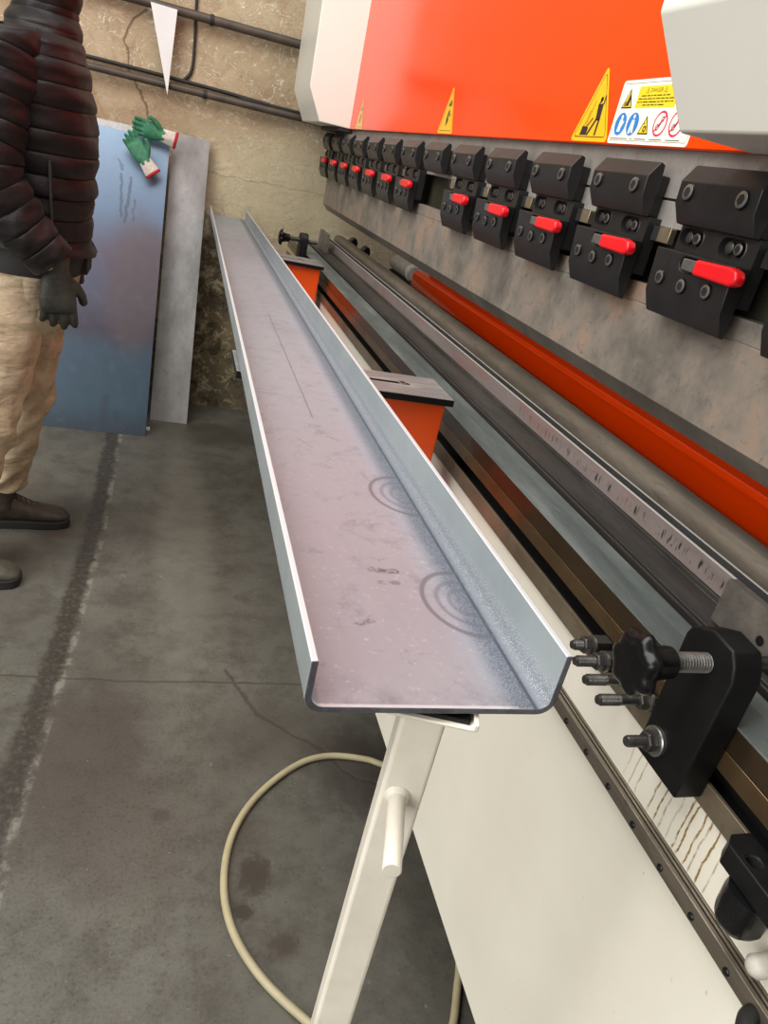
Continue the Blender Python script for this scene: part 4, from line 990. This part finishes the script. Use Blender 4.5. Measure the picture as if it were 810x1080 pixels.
rings.insert(0, [Vector((p.x * .93 + -.372 * .07, p.y * .93 + 2.44 * .07, p.z + .02)) for p in rings[0]])
b.loft(rings, cap=False)
top = rings[-1]; inner = [Vector((-.352 + (p.x + .352) * .84, 2.44 + (p.y - 2.44) * .84, p.z - .004)) for p in top]; low = [p + Vector((0, 0, -.09)) for p in inner]
b.loft([top, inner, low], cap=False)
def sleeve(A, B_, C, seed):
    path = smooth([A + Vector((.0, 0, .03)), A, A.lerp(B_, .35), A.lerp(B_, .7), B_ + Vector((.004, 0, .025)), B_ + Vector((.028, .003, -.035)), B_.lerp(C, .55), C + Vector((0, 0, .014))], 14)
    L = [0]
    for p, q in zip(path, path[1:]): L.append(L[-1] + (q - p).length)
    tot = L[-1]; n = 330; P = []; R_ = []
    for i in range(n + 1):
        s_ = tot * i / n; k = max(j for j in range(len(L)) if L[j] <= s_ + 1e-9); k = min(k, len(L) - 2)
        t = (s_ - L[k]) / max(1e-9, L[k + 1] - L[k]); P.append(path[k].lerp(path[k + 1], t)); f = s_ / tot
        base = lerp_table([(0, .074), (.12, .090), (.35, .083), (.60, .079), (.85, .067), (1.0, .060)], f)[1]
        R_.append(base + quilt(s_) * (1.0))
    rings = []; up = None
    for i, p in enumerate(P):
        d = (P[min(i + 1, n)] - P[max(i - 1, 0)]).normalized()
        if up is None: up = Vector((0, 1, 0))
        up = (up - d * up.dot(d)).normalized(); w_ = d.cross(up); rg = []
        for k in range(30):
            a = 2 * pi * k / 30; v_ = p + (up * cos(a) + w_ * sin(a)) * R_[i]
            v_ += (v_ - p).normalized() * (.010 * mnoise.noise(v_ * 17 + Vector((seed, 0, 0))) + .005 * mnoise.noise(v_ * 45)); rg.append(v_)
        rings.append(rg)
    end = rings[-1]; c = P[-1]
    rings += [[c + (v_ - c) * .86 for v_ in end], [c + (v_ - c) * .82 - (P[-1] - P[-16]).normalized() * .05 for v_ in end]]
    b.loft(rings, cap=False)
sleeve(sh_r, el_r, wr_r, 0); sleeve(sh_l, el_l, wr_l, 5)
jk = b.build('jacket', None, person, 0, 75)
b = MB().use('cable_black').tube([(-.372 + .158 * .35, 2.44 - .208, 1.285), (-.372 + .158 * .37, 2.44 - .206, 1.20), (-.372 + .158 * .40, 2.44 - .200, 1.10)], .0042, 8); b.build('pocket_zip', None, jk)
b = MB().use('zip_steel')
for k, dz in enumerate((-.006, .006)): b.ball(wr_r + Vector((-.040 + .012 * k, -.034 - .004 * k, .012 + .004 * k)), .0042, 6)
b.build('cuff_stud', None, jk)
b = MB().use('belt_cloth'); T2 = [(.975, -.392, .140, .190), (.99, -.386, .142, .192), (1.03, -.378, .140, .194), (1.075, -.372, .135, .19)]
b.loft([ering((lerp_table(T2, z)[1], 2.44, z), *lerp_table(T2, z)[2:], 40) for z in [.977 + .098 * i / 10 for i in range(11)]])
b.prism([(2.38, .984), (2.50, .984), (2.50, 1.05), (2.38, 1.05)], -.262, -.232, 'X')
b.build('undershirt', None, person, .002, 60)
# trousers
b = MB().use('trousers'); T3 = [(.80, -.412, .10, .165), (.86, -.410, .128, .185), (.93, -.402, .136, .190), (1.03, -.388, .132, .186)]
rings = []
for i in range(17):
    z = .80 + .225 * i / 16; _, cx, rx, ry = lerp_table(T3, z); r = ering((cx, 2.443, z), rx, ry, 44)
    for p in r: p += Vector((p.x - cx, p.y - 2.44, 0)).normalized() * .008 * mnoise.noise(p * 14)
    rings.append(r)
b.loft(rings)
def trouser_leg(A, B_, C, seed):
    path = smooth([A + Vector((0, 0, .03)), A.lerp(B_, .3), A.lerp(B_, .65), B_, B_.lerp(C, .35), B_.lerp(C, .7), C + Vector((.0, 0, .02))], 16); n = len(path) - 1; rings = []
    for i, p in enumerate(path):
        f = i / n; base = lerp_table([(0, .106), (.2, .108), (.42, .094), (.52, .090), (.75, .082), (.93, .076), (1, .072)], f)[1]; rg = []
        bunch = math.exp(-((f - .55) / .10) ** 2) * .8 + math.exp(-((f - .93) / .09) ** 2) * .9 + .35
        for k in range(40):
            a = 2 * pi * k / 40; d = Vector((cos(a), sin(a), 0)); q = p + d * base * (1.02 if abs(cos(a)) > .7 else .98)
            f1 = mnoise.noise(Vector((q.x * 7 + seed, q.y * 7, q.z * 17 + 1.7 * sin(a + seed)))); f2 = mnoise.noise(Vector((q.x * 22 + seed, q.y * 22, q.z * 36)))
            q += d * bunch * (.024 * f1 + .006 * f2); rg.append(q)
        rings.append(rg)
    end = rings[-1]; c = path[-1]; rings.append([c + (q - c) * .9 + Vector((0, 0, .004)) for q in end]); rings.append([c + (q - c) * .86 + Vector((0, 0, .05)) for q in end])
    b.loft(rings, cap=False)
trouser_leg(hip_r, kn_r, an_r + Vector((0, 0, .015)), 1.); trouser_leg(hip_l, kn_l, an_l + Vector((0, 0, .03)), 4.)
tr = b.build('trousers', None, person, 0, 75)
b = MB().use('lace').tube([hip_r + Vector((-.01, -.106, -.02)), hip_r.lerp(kn_r, .5) + Vector((0, -.104, 0)), kn_r + Vector((0, -.093, 0)), kn_r.lerp(an_r, .5) + Vector((0, -.085, 0))], .0012, 6); b.build('side_seam', None, tr)
# boots
def boot(an, heel, toe, mat, label=None):
    heel, toe = Vector(heel), Vector(toe); d = (toe - heel); L = d.length; d.normalize(); s_ = Vector((-d.y, d.x, 0))
    b = MB().use(mat); rings = []
    prof = [(0, .030, .060, .055), (.03, .037, .085, .06), (.10, .040, .105, .06), (.22, .041, .125, .06), (.36, .041, .128, .06), (.46, .042, .108, .05), (.58, .046, .086, .04), (.72, .050, .072, .036), (.85, .048, .064, .033), (.94, .040, .054, .03), (.985, .026, .042, .028), (1., .012, .034, .028)]
    for f, wd, h, _ in prof:
        c = heel + d * (L * f); rg = []
        for k in range(24):
            a = 2 * pi * k / 24; ca, sa = cos(a), sin(a); u = wd * math.copysign(abs(ca) ** .75, ca); z = .020 + (h - .020) * (.5 + .5 * math.copysign(abs(sa) ** .8, sa))
            rg.append(c + s_ * u + Vector((0, 0, z + .003 * mnoise.noise(Vector((f * 20, ca * 3, sa * 3))))))
        rings.append(rg)
    b.loft(rings)
    ac = heel + d * (L * .24)
    b.tube([ac + Vector((0, 0, .08)), ac + Vector((0, 0, .13)), Vector((an.x, an.y, .19))], .05, 20, True, [.056, .052, .050])
    o = b.build('boot', None, person, 0, 70)
    b = MB().use('boot_sole'); pts = []
    for f, wd, h, _ in prof: pts.append((f, wd + .005))
    up = [heel + d * (L * (f * 1.02 - .01)) + s_ * w_ for f, w_ in pts]; dn = [heel + d * (L * (f * 1.02 - .01)) - s_ * w_ for f, w_ in pts][::-1]
    b.prism([(p.x, p.y) for p in up + dn], .0005, .030, 'Z'); b.build('sole', None, o, .003)
    b = MB().use('lace')
    for k in range(5):
        f = .36 + .06 * k; c = heel + d * (L * f); h = .126 - .048 * k / 4
        b.tube([c + s_ * .030 + Vector((0, 0, h - .016)), c + Vector((0, 0, h + .006)), c + d * .012 - s_ * .030 + Vector((0, 0, h - .018))], .0028, 6)
    b.build('laces', None, o); return o
boot(an_l, (-.590, 2.610, 0), (-.288, 2.652, 0), 'boot_leather')
boot(an_r, (-.685, 2.245, 0), (-.384, 2.228, 0), 'boot_dusty')
for nm, mx, c, flip in (('glove', HR, .42, False), ('glove', HL, .6, True)):
    b = MB(); hand(b, 'work_glove', curl=c, size=1.14)
    b.use('work_glove').loft([[(u, r * cos(2 * pi * i / 18), r * .75 * sin(2 * pi * i / 18)) for i in range(18)] for u, r in ((-.035, .040), (-.01, .036), (.02, .036))])
    b.xform(mx @ (Matrix.Scale(-1, 4, (0, 0, 1)) if flip else Matrix.Identity(4))); o = b.build('glove', None, person); remesh(o, .0042, 3)

# ------------------------------------------------------------------ light and camera
W = bpy.data.worlds.new('World'); SC.world = W; W.use_nodes = True
bg = W.node_tree.nodes['Background']; bg.inputs[0].default_value = (1., .985, .96, 1); bg.inputs[1].default_value = .32
def area(name, loc, target, sx, sy, power, col=(1, .98, .95)):
    l = bpy.data.lights.new(name, 'AREA'); l.shape = 'RECTANGLE'; l.size = sx; l.size_y = sy; l.energy = power; l.color = col
    o = bpy.data.objects.new(name, l); COL.objects.link(o); o.location = loc
    o.rotation_euler = (Vector(target) - Vector(loc)).to_track_quat('-Z', 'Y').to_euler(); return o
area('skylight', (-1.3, 1.0, 4.4), (.3, 1.6, .6), 2.4, 5.0, 250)
area('doorway_daylight', (-3.6, -1.6, 2.2), (.6, 1.4, 1.0), 3.0, 2.6, 140)
cam = bpy.data.cameras.new('camera'); co = bpy.data.objects.new('camera', cam); COL.objects.link(co); SC.camera = co
cam.sensor_fit = 'HORIZONTAL'; cam.sensor_width = 36; cam.lens = 774.35 * 36 / 810; cam.clip_start = .02
yaw, pit, rol = .339623, -.429272, -.231499
fv = Vector((sin(yaw) * cos(pit), cos(yaw) * cos(pit), sin(pit))); r0 = Vector((cos(yaw), -sin(yaw), 0)); d0 = fv.cross(r0)
R = cos(rol) * r0 + sin(rol) * d0; D = -sin(rol) * r0 + cos(rol) * d0
co.matrix_world = Matrix(((R.x, -D.x, -fv.x, 0), (R.y, -D.y, -fv.y, 0), (R.z, -D.z, -fv.z, 1.45), (0, 0, 0, 1)))
vs = SC.view_settings; vs.view_transform = 'Standard'; vs.look = 'None'; vs.exposure = .10; vs.gamma = 1.; vs.use_curve_mapping = False
